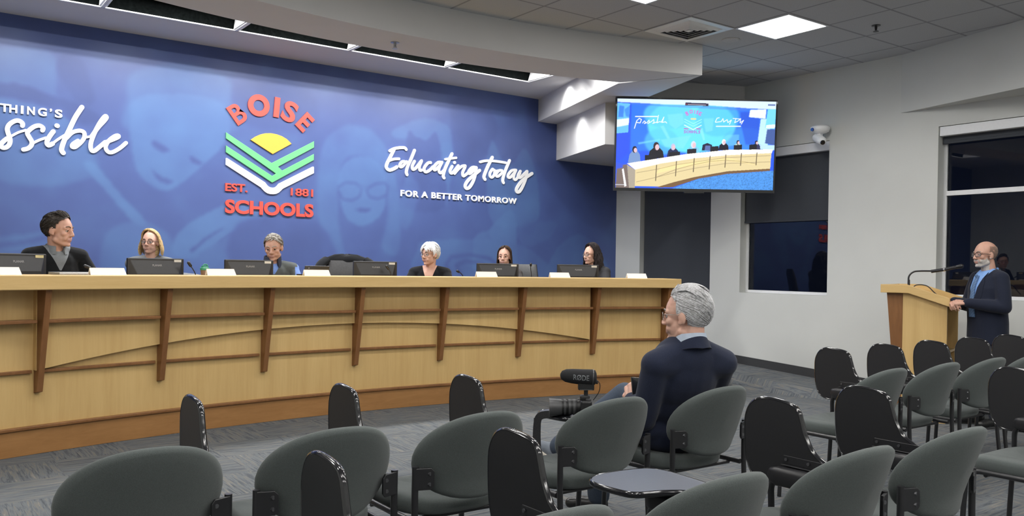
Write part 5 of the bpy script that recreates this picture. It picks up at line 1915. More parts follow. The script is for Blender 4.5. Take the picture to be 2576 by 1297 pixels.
def jacket_collar(k, parent, material):
    m = MB()
    rings = []
    n0 = k['neck']; fw = k.get('fwd', Vector((0, 1, 0))); sd = Vector((fw.y, -fw.x, 0))
    for i in range(25):
        a = -.45 + (PI + .9) * i / 24
        cx, cy = math.cos(a), -math.sin(a)
        o = n0 + sd * cx * .076 + fw * (cy * .078) + Vector((0, 0, .026 - .050 * (1 + cy)))
        ou = (sd * cx + fw * cy)
        w = 1 - .35 * abs(cx)
        rings.append([o + ou * .004 + Vector((0, 0, .012)), o + ou * .011, o + ou * (.026 * w + .004) + Vector((0, 0, -.042 * w)), o + ou * .018 * w + Vector((0, 0, -.046 * w)), o - ou * .008 + Vector((0, 0, -.02)), o - ou * .004 + Vector((0, 0, .010))])
    m.rings(rings)
    return m.build('jacket_collar', material, parent, smooth=1.2)


def shirt_collar(k, parent, material, r=.060, h=.035, name='collar', back=.0, gap=.35, tilt=.35, up=None):
    """standing collar round the neck, open at the throat"""
    m = MB()
    n0 = k['neck'] + Vector((0, .0, .005))
    face = k.get('fwd', Vector((0, 1, 0)))
    sd = Vector((face.y, -face.x, 0))
    rin, rout = [], []
    N = 26
    prof = []
    for i in range(N + 1):
        a = -PI / 2 + gap + (2 * PI - 2 * gap) * i / N       # starts and ends at the throat
        cx, cy = math.cos(a), -math.sin(a)
        cc = n0 + sd * cx * r + face * (cy * r * 1.05) + Vector((0, 0, h - tilt * h * (1 + cy) * .9))
        o = n0 + sd * cx * (r + .016) + face * (cy * (r + .018) * 1.05) + Vector((0, 0, -.012 - tilt * h * (1 + cy) * 1.1))
        cc2 = cc + Vector((0, 0, 0)) - (sd * cx + face * cy) * .004
        prof.append([o, cc + (sd * cx + face * cy) * .004, cc2, n0 + sd * cx * (r - .004) + face * (cy * (r - .004)) + Vector((0, 0, -.02))])
    m.rings(prof, True, True)
    return m.build(name, material, parent, smooth=1.2)


def face_to(p, a):
    """direction in the room for a turn of a degrees from facing the camera (+ to the right of the picture)"""
    r = Vector((p.x, p.y, 0)).normalized()
    rp = Vector((r.y, -r.x, 0))
    return -r * math.cos(math.radians(a)) + rp * math.sin(math.radians(a))


def office_chair(p, rz, label, seat=.49, back=.98, group='black executive chairs behind the desk', floor=.2055):
    t = thing('office_chair', label, 'chair', (p.x, p.y, floor), rz, group)
    MB().bx(-.25, .25, -.24, .25, seat - .09, seat).build('seat', M_['leather'], t, bevel=.035, seg=4)
    m = MB()
    rings = []
    H = back - seat + .05
    for i in range(11):
        f = i / 10
        w = .235 * (1 - .22 * max(0, f - .6) / .4 - .12 * max(0, .25 - f) / .25)
        z = seat - .05 + H * f
        y = -.27 - .10 * f * f
        th = .045 if 0 < i < 10 else .02
        rings.append([Vector((w * c_, y + .03 * c_ * c_ + th * s_, z)) for c_, s_ in [(math.copysign(abs(math.cos(a)) ** .5, math.cos(a)), math.copysign(abs(math.sin(a)) ** .7, math.sin(a))) for a in [2 * PI * q / 20 for q in range(20)]]])
    m.rings(rings)
    m.build('backrest', M_['leather'], t, smooth=1.0)
    for s in (-1, 1):
        m = MB().tube(catmull([(s * .24, -.20, seat - .06), (s * .33, -.18, seat + .08), (s * .335, -.10, seat + .15), (s * .335, .06, seat + .15), (s * .31, .10, seat + .06), (s * .235, .08, seat - .06)], 4), .018, 8)
        m.build('armrest', M_['black'], t, smooth=1)
    MB().tube([(0, 0, .07), (0, 0, seat - .085)], .03, 12).build('column', M_['metal_black'], t)
    b_ = MB()
    for i in range(5):
        a = 2 * PI * i / 5
        b_.tube([(0, 0, .09), (.16 * math.cos(a), .16 * math.sin(a), .085), (.29 * math.cos(a), .29 * math.sin(a), .062)], [.026, .02, .014], 8)
    b_.build('base', M_['metal_black'], t, smooth=.8)
    for i in range(5):
        a = 2 * PI * i / 5
        MB().tube([(.29 * math.cos(a) - .02 * math.sin(a), .29 * math.sin(a) + .02 * math.cos(a), .029), (.29 * math.cos(a) + .02 * math.sin(a), .29 * math.sin(a) - .02 * math.cos(a), .029)], .028, 12).build('caster', M_['black'], t, smooth=.6)
    return t


M_['leather'] = mat('charcoal_leather', (0.030, 0.030, 0.032), 0.5, scale=60, var=.2)


SEATS = []


def desk_person(px, py, depth, torso_a, head_a, pitch, s, hs, label, skin, top_mat, top_name, seat_z=.74, lean=.1, width=1.0, hands=None, jaw=1.0, full=1.0, wr=None, roll=0.0, lower=M_['dark_trousers'], chair_back=.86, hand_list=None, depth_f=1.0, g=.016):
    hp = ray_px(px, py, depth)
    d = face_to(hp, torso_a)
    rz = math.atan2(d.y, d.x) - PI / 2
    k = seated(s, lean, wr, width, .205 - seat_z)
    off = Matrix.Rotation(rz, 3, 'Z') @ k['head']
    loc = Vector((hp.x - off.x, hp.y - off.y, hp.z - k['head'].z))
    dz = loc.z - seat_z
    # keep the seat height fixed: raise the upper body instead
    for n in k:
        if n[:2] in ('ne', 'he', 'ch', 'sh'):
            k[n] = k[n] + Vector((0, 0, dz * (1.0 if n[:2] != 'ch' else .7)))
    loc.z = seat_z
    root = thing('person', label, 'person', loc, rz)
    hd = face_to(hp, head_a)
    az = math.atan2(hd.y, hd.x) - PI / 2 - rz
    T = place_head(k, az, pitch, roll)
    hl = []
    for n, g_ in (('l', -1), ('r', 1)):
        w = k['wr_' + n]
        dd = (w - k['el_' + n]).normalized()
        hl.append((w, dd, (0, 0, 1), 1 if n == 'r' else -1) if False else (w, dd, (0, 0, 1), -1 if n == 'r' else 1, dict(curl=.35)))
    b_ = body(root, k, T, hs, skin, hl, False, jaw, full)
    m = MB()
    torso_mb(m, k, g - .004, width, depth_f)
    for n in 'lr':
        arm_mb(m, k, n, g - .006, .06)
    top = remesh(top_name, m, .0065, 5, [top_mat], None, root)
    m = MB()
    for n in 'lr':
        leg_mb(m, k, n, .010)
    m.ell(k['pelvis'] + Vector((0, 0, -.02)), (.175, .14, .12))
    remesh('trousers', m, .014, 3, [lower], None, root)
    for n in 'lr':
        shoe(k, n, root, M_['shoe'])
    SEATS.append(root)
    return root, k, T, top, az


def build_hair(T, hs, mb, name, material, parent):
    S = T @ Matrix.Diagonal((hs, hs, hs, 1))
    return xf(mb, S).build(name, material, parent, smooth=1.2)


def scalp(rng, n, keep):
    out = []
    while len(out) < n:
        a, z = rng.uniform(0, 2 * PI), rng.uniform(-.9, 1)
        r = math.sqrt(1 - z * z)
        p = Vector((.079 * r * math.cos(a), -.014 + .101 * r * math.sin(a), .03 + .093 * z))
        if keep(p):
            out.append(p)
    return out



def parted_hair(seed, part=0.0, n=300, below=.17, flare=.02, rad=.0042, wave=.0, front=.066, k0=1.0, kvar=.09, curl=0.0):
    """long hair combed from a parting over the skull and down both sides"""
    m = MB()
    rg = random.Random(seed)
    c, r = Vector((0, -.014, .03)), Vector((.080, .103, .095))
    m.ell((0, -.032, .038), (.078, .090, .088)); m.ell((0, -.048, -.02 - below * .25), (.072, .062, .085 + below * .25))
    for i in range(n):
        sd = -1 if i % 2 else 1
        y0 = rg.uniform(-.098, front)
        kk = k0 + rg.uniform(0, kvar)
        L = below * rg.uniform(.85, 1.08)
        ph = rg.uniform(0, 6.28)
        pts = []
        for j in range(8):
            t = j / 7
            th = math.radians(4 + 84 * t)
            y = y0 - (.034 * t ** 1.5 if y0 > .02 else .006 * t)
            g = math.sqrt(max(.05, 1 - (y / r.y) ** 2))
            x = part * (1 - t) + sd * r.x * kk * max(g, .55 if y < 0 else .62) * math.sin(th)
            z = c.z + r.z * kk * g * math.cos(th) + .004
            pts.append(Vector((x, c.y + y + .006, z)))
        p = pts[-1]
        for j in range(1, 9):
            t = j / 8
            fl = flare * math.sin(t * 1.7) - curl * max(0, t - .75) * .10
            pts.append(Vector((p.x + sd * fl + wave * math.sin(ph + t * 7), p.y + wave * math.cos(ph + t * 6) - .004 * t, p.z - L * t)))
        N = len(pts)
        R_ = rad * rg.uniform(.8, 1.3)
        m.tube(pts, [R_ * (.5 if q == 0 else (1.0 if q < N - 3 else (.8, .55, .2)[q - N + 3])) for q in range(N)], 5, flat=.8)
    return m


def short_hair(seed, line, flow, n=170, length=.05, rad=.006, off=.03, cap=None, bulk=1.0, shell=True):
    """cap of short locks; line(p) says where hair grows"""
    m = MB()
    H = HairFlow(seed=seed, r=(.0775 * bulk, .0995 * bulk, .0915 * bulk))
    # under-layer: the part of a shell that lies behind the hair line
    nr, ns = 26, 40
    vs, idx = [], {}
    for i in range(nr + 1):
        a = -PI / 2 + PI * i / nr
        for j in range(ns):
            t = 2 * PI * j / ns
            p = H.c + Vector((H.r.x * math.cos(a) * math.cos(t), H.r.y * math.cos(a) * math.sin(t), H.r.z * math.sin(a)))
            vs.append(p)
    fs = []
    for i in range(nr):
        for j in range(ns):
            q = [i * ns + j, i * ns + (j + 1) % ns, (i + 1) * ns + (j + 1) % ns, (i + 1) * ns + j]
            c = sum((vs[v] for v in q), Vector()) / 4
            if shell and line(c):
                fs.append(q)
    m.add(vs, fs)
    for p in scalp(H.rng, n, line):
        H.lock(m, p, lambda q: flow(q, H.rng), length * H.rng.uniform(.7, 1.2), rad * H.rng.uniform(.7, 1.25), off * H.rng.uniform(.4, 1.6), -.2, 5)
    return m


def male_line(front=.045, temple=.045, nape=-.075, recede=0.0):
    def f(p):
        # hair above the forehead, round the ears and down to the nape
        if p.y > .055 - .0 and p.z < .085 + recede - .0: return False
        if p.y > .015 and p.z < .035 + (p.y - .015) * 1.1 + recede * .5: return False
        if abs(p.x) > .05 and -.035 < p.y < .03 and p.z < .012: return False
        if p.y <= -.03 and p.z < nape + .02 * (1 if abs(p.x) > .05 else 0): return False
        if -.03 < p.y and p.z < -.0: return False
        return True
    return f


# ---------------------------------------------------------------- the board members
# 1 man in a black sweater
root, k, T, top, az = desk_person(148, 578, 6.56, 22, 62, -.05, 1.06, 1.10, 'person in a black sweater over a grey collared shirt, looking right', SK, M_['black_knit'], 'sweater', .80, .20, 1.06, wr={'l': (-.20, .34, .215), 'r': (.20, .36, .215)}, jaw=1.12)
shirt = mat('grey_shirt', (0.17, 0.185, 0.20), .8)
carve(top, lambda c, n: n.y > .2 and c.z > k['neck'].z - .16 and abs(c.x) < .012 + .50 * (c.z - (k['neck'].z - .15)), 'shirt', shirt, root, vcut(.012, .50, k['neck'].z - .15))
shirt_collar(k, root, shirt, .068, .045, gap=.42)
eyes(T, 1.10, root)
m = short_hair(11, male_line(), lambda q, r: (r.uniform(-.3, .3), -1 + r.uniform(-.2, .2), .25 if q.z > .08 else -.7), 420, .042, .0038, .05, bulk=1.04)
H = HairFlow(seed=3, r=(.079, .102, .093))
for i in range(60):
    x = H.rng.uniform(-.055, .055)
    H.lock(m, (x, .055 + H.rng.uniform(-.02, .012), .105), lambda q: (x * 4 + H.rng.uniform(-.3, .3), -.8, .5), .06, .007, .16, -.2, 6)
build_hair(T, 1.10, m, 'hair', hair_mat('dark_brown_hair', (.018, .014, .012), (.062, .052, .045)), root)

# 2 blonde woman
root, k, T, top, az = desk_person(379, 609, 7.85, -5, -24, .05, 1.0, .93, 'person with shoulder length blonde hair and glasses in a grey top', SK2, mat('grey_cardigan', (.16, .17, .18), .9), 'cardigan', .74, -.05, .95, wr={'r': (-.44, .42, .47), 'l': (-.13, .38, .29)}, full=.98)
eyes(T, .93, root)
glasses(T, .93, root, RIM, .023, .0145)
m = parted_hair(21, .020, 340, .155, .030, .0040, .003, .058, 1.0, .12, .2)
build_hair(T, .93, m, 'hair', hair_mat('blonde_hair', (.36, .235, .10), (.62, .46, .25)), root)

# 3 man with grey hair in a vest
root, k, T, top, az = desk_person(688, 622, 7.95, 8, -14, -.22, 1.0, 1.02, 'person with short grey hair in a grey vest over a blue shirt, looking down', SK, mat('grey_fleece', (.085, .095, .095), .95), 'vest', .74, .15, 1.12, wr={'l': (-.10, .38, .285), 'r': (.16, .36, .275)}, jaw=1.12, full=1.04, roll=.05)
blue = mat('bright_blue_shirt', (.16, .27, .62), .8)
for s_ in (-1, 1):
    carve(top, lambda c, n: s_ * c.x > .200 and c.z < k['sh_l'].z + .02 or s_ * c.x > .225, 'shirt_sleeve', blue, root)
carve(top, lambda c, n: n.y > .2 and c.z > k['neck'].z - .10 and abs(c.x) < .008 + .6 * (c.z - (k['neck'].z - .10)), 'shirt_front', blue, root, vcut(.008, .6, k['neck'].z - .10))
shirt_collar(k, root, mat('dark_collar', (.018, .022, .04), .9), .074, .075, gap=.50, tilt=.2)
eyes(T, 1.02, root, BROWG)
m = short_hair(31, male_line(), lambda q, r: (r.uniform(-.5, .5) + .3, (-.3 if q.z > .08 else -.5), -.5), 420, .042, .0040, .06, bulk=1.03)
for i in range(40):
    x = H.rng.uniform(-.05, .05)
    H.lock(m, (x, .055, .10), lambda q: (.4 + H.rng.uniform(-.4, .4), .2, .5), .035, .006, .1, -.2, 5)
build_hair(T, 1.02, m, 'hair', hair_mat('grey_hair', (.17, .15, .13), (.42, .40, .37)), root)

# 4 woman with white hair
root, k, T, top, az = desk_person(1081, 639, 9.0, -8, -42, -.02, 1.0, 1.0, 'person with short white hair and dark glasses in a black top', SK2, M_['black_knit'], 'jacket', .74, .05, 1.02, full=1.05, wr={'l': (-.12, .38, .29), 'r': (.12, .38, .29)})
carve(top, lambda c, n: n.y > .1 and c.z > k['neck'].z - .14 and abs(c.x) < .02 + .35 * (c.z - (k['neck'].z - .14)), 'neckline', SK2, root, vcut(.02, .35, k['neck'].z - .14))
MB().tube([k['neck'] + Vector((0, .118, -.125)), k['neck'] + Vector((0, .128, -.17))], [.022, .03], 10, flat=.5).build('blouse', M_['paper'], root, smooth=1)
eyes(T, 1.0, root, BROWG)
glasses(T, 1.0, root, RIM, .024, .018)
m = short_hair(41, lambda p: male_line()(p) or (p.y > .0 and p.z > .065), lambda q, r: ((1 if q.x > 0 else -1) * .5, .3 if q.y > 0 else -.4, -.6 if q.z < .1 else .1), 420, .055, .0055, .09, bulk=1.09)
for i in range(130):
    x = H.rng.uniform(-.06, .06)
    H.lock(m, (x, .03 + H.rng.uniform(-.03, .03), .13), lambda q: (.55 if x > -.03 else -.5, .75, -.25), .075, .0055, .14, -.2, 7)
build_hair(T, 1.0, m, 'hair', hair_mat('white_hair', (.62, .63, .66), (.86, .87, .89)), root)

# 5 woman with straight brown hair
root, k, T, top, az = desk_person(1269, 645, 9.7, -6, -12, 0, .98, .95, 'person with long straight brown hair half hidden behind a monitor', SK2, mat('brown_top', (.05, .045, .045), .9), 'blouse', .74, .0, .92, wr={'l': (-.12, .36, .24), 'r': (.12, .36, .24)}, full=.95)
eyes(T, .95, root)
m = parted_hair(51, -.006, 340, .26, .012, .0040, .001, .066, 1.0, .07)
build_hair(T, .95, m, 'hair', hair_mat('brown_hair', (.030, .018, .012), (.085, .052, .034)), root)

# 6 woman with dark wavy hair
root, k, T, top, az = desk_person(1487, 640, 9.85, -28, -52, -.03, 1.0, .96, 'person with dark wavy hair and glasses in a charcoal jacket wearing a lanyard', SK2, mat('charcoal_jacket', (.030, .030, .034), .9), 'jacket', .74, .05, 1.0, wr={'l': (-.12, .36, .29), 'r': (.14, .36, .29)}, full=.98)
eyes(T, .96, root)
glasses(T, .96, root, RIM, .023, .017)
m = parted_hair(61, -.012, 360, .22, .034, .0048, .011, .060, 1.02, .22)
build_hair(T, .96, m, 'hair', hair_mat('dark_wavy_hair', (.010, .008, .009), (.045, .034, .034)), root)
lan = mat('teal_lanyard', (.06, .26, .33), .6)
for s in (-1, 1):
    c0 = k['neck'] + Vector((s * .055, .03, .0)); c1 = k['chest'] + Vector((s * .03, .145, -.02)); c2 = k['chest'] + Vector((0, .150, -.16))
    MB().tube(catmull([c0, k['neck'] + Vector((s * .062, .105, -.07)), c1, c2], 5), .007, 6, flat=.3).build('lanyard', lan, root, smooth=1)
MB().bx(-.012, .012, 0, .004, -.012, .012).build('badge', M_['paper'], root, loc=k['chest'] + Vector((.09, .138, .02)))
for i, (px, dp, lab, bk) in enumerate(((148, 6.75, 'the man in the black sweater', .86), (392, 8.15, 'the blonde woman', .84), (695, 8.2, 'the man in the grey vest', .84), (1088, 9.2, 'the white haired woman', .84), (1303, 9.95, 'the brown haired woman, its back showing to her right', 1.18), (1500, 10.1, 'the dark haired woman', .84))):
    hp = ray_px(px, 640, dp)
    r_ = SEATS[i]
    d = face_to(hp, -8)
    rz_ = math.atan2(d.y, d.x) - PI / 2 if i == 4 else r_.rotation_euler.z
    office_chair(hp if i == 4 else r_.location + Matrix.Rotation(rz_, 3, 'Z') @ Vector((0, .03, 0)), rz_, 'charcoal office chair under ' + lab, .49, bk)

# the empty seat with a dark jacket hung over it
hp = ray_px(884, 640, 8.35)
d = face_to(hp, 8)
rz = math.atan2(d.y, d.x) - PI / 2
office_chair(hp, rz, 'charcoal office chair standing empty between the grey vest and the white hair', .49, 1.185)
t = thing('draped_jacket', 'black jacket hung over the back of the empty office chair', 'jacket', (hp.x, hp.y, .2055), rz)
m = MB()
rings = []
N = 26
for i, (z, wx, yo, th) in enumerate(((.62, .27, -.39, .075), (.85, .285, -.385, .085), (1.02, .29, -.385, .09), (1.13, .285, -.38, .085), (1.195, .235, -.375, .075), (1.235, .12, -.37, .055), (1.243, .03, -.37, .03))):
    ring = []
    for j in range(N):
        a = 2 * PI * j / N
        f = .012 * math.sin(5 * a + i)
        ring.append(Vector((wx * math.copysign(abs(math.cos(a)) ** .7, math.cos(a)) + f, yo - .035 + (th + f) * math.sin(a), z + .012 * math.sin(3 * a))))
    rings.append(ring)
m.rings(rings)
m.build('shell', M_['black_knit'], t, smooth=1.2)
for s, l in ((-1, .55), (1, .45)):
    m = MB().tube(catmull([(s * .20, -.36, 1.19), (s * .275, -.30, 1.12), (s * .30, -.255, .95), (s * .285, -.25, 1.12 - l)], 5), .055, 12, flat=.7)
    m.build('sleeve', M_['black_knit'], t, smooth=1.2)
# ---------------------------------------------------------------- the seated man in the audience
V = Vector
root = thing('person', 'person in navy blazer seated back to the view, grey hair, glasses, holding a phone', 'person', (3.08, 2.95, 0.0))
W = lambda x, y, z: V((x - 3.08, y - 2.95, z))
k = dict(pelvis=W(3.10, 2.945, .605), chest=W(3.055, 2.82, .835), neck=W(3.035, 2.745, 1.005), head=W(3.025, 2.765, 1.135),
         sh_l=W(2.865, 2.800, .905), sh_r=W(3.215, 2.700, .905), el_l=W(2.880, 2.885, .640), el_r=W(3.315, 2.87, .695),
         wr_l=W(2.985, 3.085, .700), wr_r=W(3.21, 3.12, .72), hip_l=W(3.01, 2.99, .578), hip_r=W(3.19, 2.98, .580),
         kn_l=W(3.03, 3.40, .55), an_l=W(3.125, 3.47, .11), toe_l=W(3.04, 3.62, .03),
         kn_r=W(3.215, 3.37, .665), an_r=W(2.945, 3.585, .375), toe_r=W(2.955, 3.785, .360))
k['fwd'] = V((.25, .97, 0)).normalized()
k['footup_r'] = V((.12, -.22, .95)).normalized()
d_h = V((-.40, .92, 0)).normalized()
az = math.atan2(d_h.y, d_h.x) - PI / 2
HS = 1.10
T = place_head(k, az, -.04)
wr, dirn = k['wr_l'], (W(3.06, 3.16, .735) - k['wr_l'])
hands = [(k['wr_l'], (.45, .52, .72), (-.80, .05, .35), -1, dict(curl=1.05, size=1.0, thumb=.9)),
         (k['wr_r'], (-.3, .9, -.1), (.1, .1, 1), -1, dict(curl=.4))]
b_ = body(root, k, T, HS, SK2, hands, False, 1.08, 1.0, voxel=.0045, neck=.056)
m = MB()
torso_mb(m, k, .022, 1.02, 1.05, .015)
sdv = (k['sh_r'] - k['sh_l']); sdv.z = 0; sdv.normalize()
up_ = lambda f: k['pelvis'].lerp(k['neck'], f)
drape(m, [(up_(-.12), .10, .07), (up_(-.10), .185, .125), (up_(.15), .195, .130), (up_(.40), .205, .132), (up_(.62), .212, .128), (up_(.78), .195, .112), (up_(.88), .14, .085), (up_(.95), .07, .06)], sdv)
for s_, g_ in (('l', -1), ('r', 1)):
    m.capsule(k['sh_' + s_] + sdv * (-g_ * .015), .064, k['sh_' + s_].lerp(k['el_' + s_], .75), .058)
arm_mb(m, k, 'l', .017, .10)
arm_mb(m, k, 'r', .017, .06)
# jacket skirts spread over the seat
m.ell(k['pelvis'] + V((-.06, .0, -.030)), (.18, .13, .075)); m.ell(k['pelvis'] + V((.06, -.02, -.030)), (.14, .12, .07))
m.capsule(k['pelvis'] + V((-.13, .03, .02)), .07, k['pelvis'] + V((-.17, .03, -.045)), .05)
jk = remesh('blazer', m, .0075, 14, [M_['navy']], None, root)
m = MB()
for s in 'lr':
    leg_mb(m, k, s, .012)
remesh('trousers', m, .009, 4, [M_['jeans']], None, root)
shoe(k, 'r', root, mat('grey_sneaker', (.13, .15, .18), .8), mat('pale_sole', (.50, .46, .40), .7))
shoe(k, 'l', root, M_['shoe'])
# shirt collar above the jacket collar
shirt_collar(k, root, mat('pale_blue_shirt', (.42, .48, .58), .8), .068, .048, gap=.5, tilt=.30)
jacket_collar(k, root, M_['navy'])
eyes(T, HS, root, BROWG)
glasses(T, HS, root, RIMS, .024, .017, .0013)


def line_aud(p):
    if p.y > .052 and p.z < .100: return False
    if p.y > .012 and p.z < .045 + (p.y - .012) * 1.2: return False
    if abs(p.x) > .045 and -.030 < p.y < .035 and p.z < .010: return False
    if p.y <= -.02 and p.z < -.078: return False
    if -.025 < p.y and p.z < .0: return False
    return True


m = short_hair(71, line_aud, lambda q, r: ((-.15 if q.z > .07 else 0) + r.uniform(-.22, .22), -1.0, .15 if q.z > .1 else (-.45 if q.z > .02 else -.9)), 1100, .070, .0030, .035, bulk=1.035)
H = HairFlow(seed=72, r=(.081, .104, .096))
for i in range(260):
    x = H.rng.uniform(-.058, .058)
    H.lock(m, (x, .050 + H.rng.uniform(-.03, .012), .105), lambda q: (H.rng.uniform(-.2, .2) - .1, -1.0, .15 if q.y > -.02 else -.5), H.rng.uniform(.09, .15), .0032, .10, -.2, 9)
for i in range(26):      # a few locks lifting off the forehead
    x = H.rng.uniform(-.05, .04)
    H.lock(m, (x, .052, .110), lambda q: (H.rng.uniform(-.3, .3), -.35, .75), .035, .004, .25, -.2, 5, hug=False)
build_hair(T, HS, m, 'hair', hair_mat('silver_hair', (.34, .335, .335), (.58, .58, .60)), root)
# phone in the left hand
ph = thing('smartphone', 'dark smartphone held upright in the left hand of the man in the navy blazer', 'phone', ray_px(1603, 984, 4.215), math.radians(5))
m = MB().box((0, 0, 0), (.070, .0085, .142), mtx=Matrix.Rotation(math.radians(-16), 3, 'X') @ Matrix.Rotation(math.radians(8), 3, 'Y'))
m.build('case', M_['black_gloss'], ph, bevel=.003)
m = MB().box((0, .0052, .001), (.064, .001, .132), mtx=Matrix.Rotation(math.radians(-16), 3, 'X') @ Matrix.Rotation(math.radians(8), 3, 'Y'))
m.build('screen', M_['black_gloss'], ph)

# ---------------------------------------------------------------- the man standing at the lectern
hp = ray_px(2477, 640, 7.52)
d = face_to(hp, -54)
rz = math.atan2(d.y, d.x) - PI / 2
S_ = .955
k = dict(pelvis=V((0, 0, .93)), chest=V((0, .01, 1.20)), neck=V((0, -.005, 1.395)), head=V((0, .045, 1.555)),
         sh_l=V((-.165, -.005, 1.335)), sh_r=V((.165, -.005, 1.335)), el_l=V((-.245, .02, 1.075)), el_r=V((.235, .04, 1.075)),
         hip_l=V((-.085, 0, .90)), hip_r=V((.085, 0, .90)), kn_l=V((-.10, .02, .50)), kn_r=V((.10, .03, .50)),
         an_l=V((-.11, -.02, .10)), an_r=V((.11, .0, .10)), toe_l=V((-.14, .15, .04)), toe_r=V((.14, .16, .04)))
k['wr_l'] = V((-.065, .265, 1.110)); k['wr_r'] = V((.085, .285, 1.115))
kz = {n: (v * S_ if n != 'fwd' else v) for n, v in k.items()}
k = kz
off = Matrix.Rotation(rz, 3, 'Z') @ k['head']
zf = .012
loc = V((hp.x - off.x, hp.y - off.y, zf))
dz = hp.z - k['head'].z - zf
for n in ('head', 'neck', 'chest', 'sh_l', 'sh_r', 'el_l', 'el_r', 'wr_l', 'wr_r', 'pelvis', 'hip_l', 'hip_r'):
    k[n] = k[n] + V((0, 0, dz))
root = thing('person', 'person standing at the lectern in dark suit and blue tie, bald with grey beard', 'person', loc, rz)
hd = face_to(hp, -52)
az = math.atan2(hd.y, hd.x) - PI / 2 - rz
HS = 1.0
T = place_head(k, az, .0)
hands = [(k['wr_l'], (.62, .62, -.05), (-.15, .35, .9), 1, dict(curl=.75, size=1.0, thumb=.7)),
         (k['wr_r'], (-.72, .45, -.10), (.2, .3, .9), -1, dict(curl=.85, size=1.0, thumb=.7))]
body(root, k, T, HS, SK, hands, True, 1.08, 1.0, voxel=.0045, neck=.055)
m = MB()
torso_mb(m, k, .014, 1.0, 1.0)
pz = k['pelvis']
drape(m, [(pz + V((0, .0, -.20)), .17, .13), (pz + V((0, .0, -.19)), .190, .145), (pz, .182, .145), (pz + V((0, .012, .15)), .176, .142), (pz + V((0, .01, .30)), .182, .132), (pz + V((0, 0, .40)), .15, .10)])
arm_mb(m, k, 'l', .016, .05); arm_mb(m, k, 'r', .016, .05)
jk = remesh('suit_jacket', m, .0065, 10, [M_['navy2']], None, root)
JV = np.array([v.co for v in jk.data.vertices])
sh = mat('light_blue_shirt', (.20, .36, .70), .75)
nk = k['neck']
VB = nk.z - .34


def vee(c, n):
    return n.y > .1 and c.z > VB and abs(c.x) < .004 + .24 * (c.z - VB) and c.z < nk.z + .03


carve(jk, vee, 'shirt', sh, root, vcut(.004, .24, VB))
shirt_collar(k, root, sh, .064, .036, gap=.36, tilt=.55)
jacket_collar(k, root, M_['navy2'])


def chest_y(x, z):
    """front of the jacket at x, z"""
    q = JV[(abs(JV[:, 0] - x) < .012) & (abs(JV[:, 2] - z) < .012) & (JV[:, 1] < k['chest'].y + .150)]
    return float(q[:, 1].max()) if len(q) else -1.0


for s in (-1, 1):       # lapels
    m = MB()
    rows = []
    for i in range(9):
        f = i / 8
        z = VB + .0 + (nk.z - .015 - VB) * f
        xi = .004 + .070 * (z - VB) / .30
        wdt = .006 + .052 * math.sin(PI * min(1, f * 1.15)) ** .7 * (1 if f < .8 else .8)
        y0 = max(chest_y(s * (xi + .02), z), chest_y(s * (xi + .045), z)) + .006
        rows.append([V((s * xi, y0 + .004, z)), V((s * (xi + wdt), y0 - .002 - .25 * wdt, z - .01 + .02 * f)), V((s * (xi + wdt), y0 - .010 - .25 * wdt, z - .01 + .02 * f)), V((s * xi, y0 - .008, z))])
    m.rings(rows)
    m.build('lapel', M_['navy2'], root, smooth=.6)
m = MB()
rows = []
for i in range(10):
    f = i / 9
    z = nk.z - .035 - f * (nk.z - .035 - VB + .06)
    w = .016 + .020 * f
    yy = max(chest_y(0.0, z), chest_y(.02, z)) + .010
    if f == 0: yy = max(yy, k['neck'].y + .085)
    rows.append([V((-w, yy, z)), V((0, yy + .006, z)), V((w, yy, z)), V((w, yy - .010, z)), V((-w, yy - .010, z))])
m.rings(rows)
tm, nt, bb_ = new_mat('striped_blue_tie')
tcx = node(nt, 'ShaderNodeTexCoord'); mp = node(nt, 'ShaderNodeMapping'); mp.inputs['Rotation'].default_value = (0, .8, 0)
nt.links.new(tcx.outputs['Object'], mp.inputs['Vector'])
wv = node(nt, 'ShaderNodeTexWave'); wv.inputs['Scale'].default_value = 16
nt.links.new(mp.outputs[0], wv.inputs['Vector'])
rr = ramp(nt, [(.4, (.075, .14, .26)), (.6, (.11, .19, .33))], wv.outputs['Fac'])
nt.links.new(rr.outputs[0], bb_.inputs['Base Color']); bb_.inputs['Roughness'].default_value = .5
m.build('tie', tm, root, smooth=.8)
MB().capsule(V((0, rows[0][1].y + .004, nk.z - .034)), .013, V((0, rows[0][1].y + .002, nk.z - .050)), .010).build('tie_knot', tm, root, smooth=1)
m = MB()
for s in 'lr':
    leg_mb(m, k, s, .014, .97)
m.ell(k['pelvis'] + V((0, 0, -.05)), (.170, .13, .13))
remesh('trousers', m, .010, 4, [M_['navy2']], None, root)
for s in 'lr':
    shoe(k, s, root, M_['shoe'])
eyes(T, HS, root, BROWG)
glasses(T, HS, root, RIM, .026, .0185, .0022)
fuzz = lambda p: male_line()(p) and p.z < .075 and (p.y < .01)
m = short_hair(81, fuzz, lambda q, r: (r.uniform(-.3, .3), -.6, -.8), 1500, .014, .0016, .006, bulk=.985, shell=False)
build_hair(T, HS, m, 'hair', hair_mat('cropped_hair', (.30, .215, .175), (.40, .30, .25)), root)

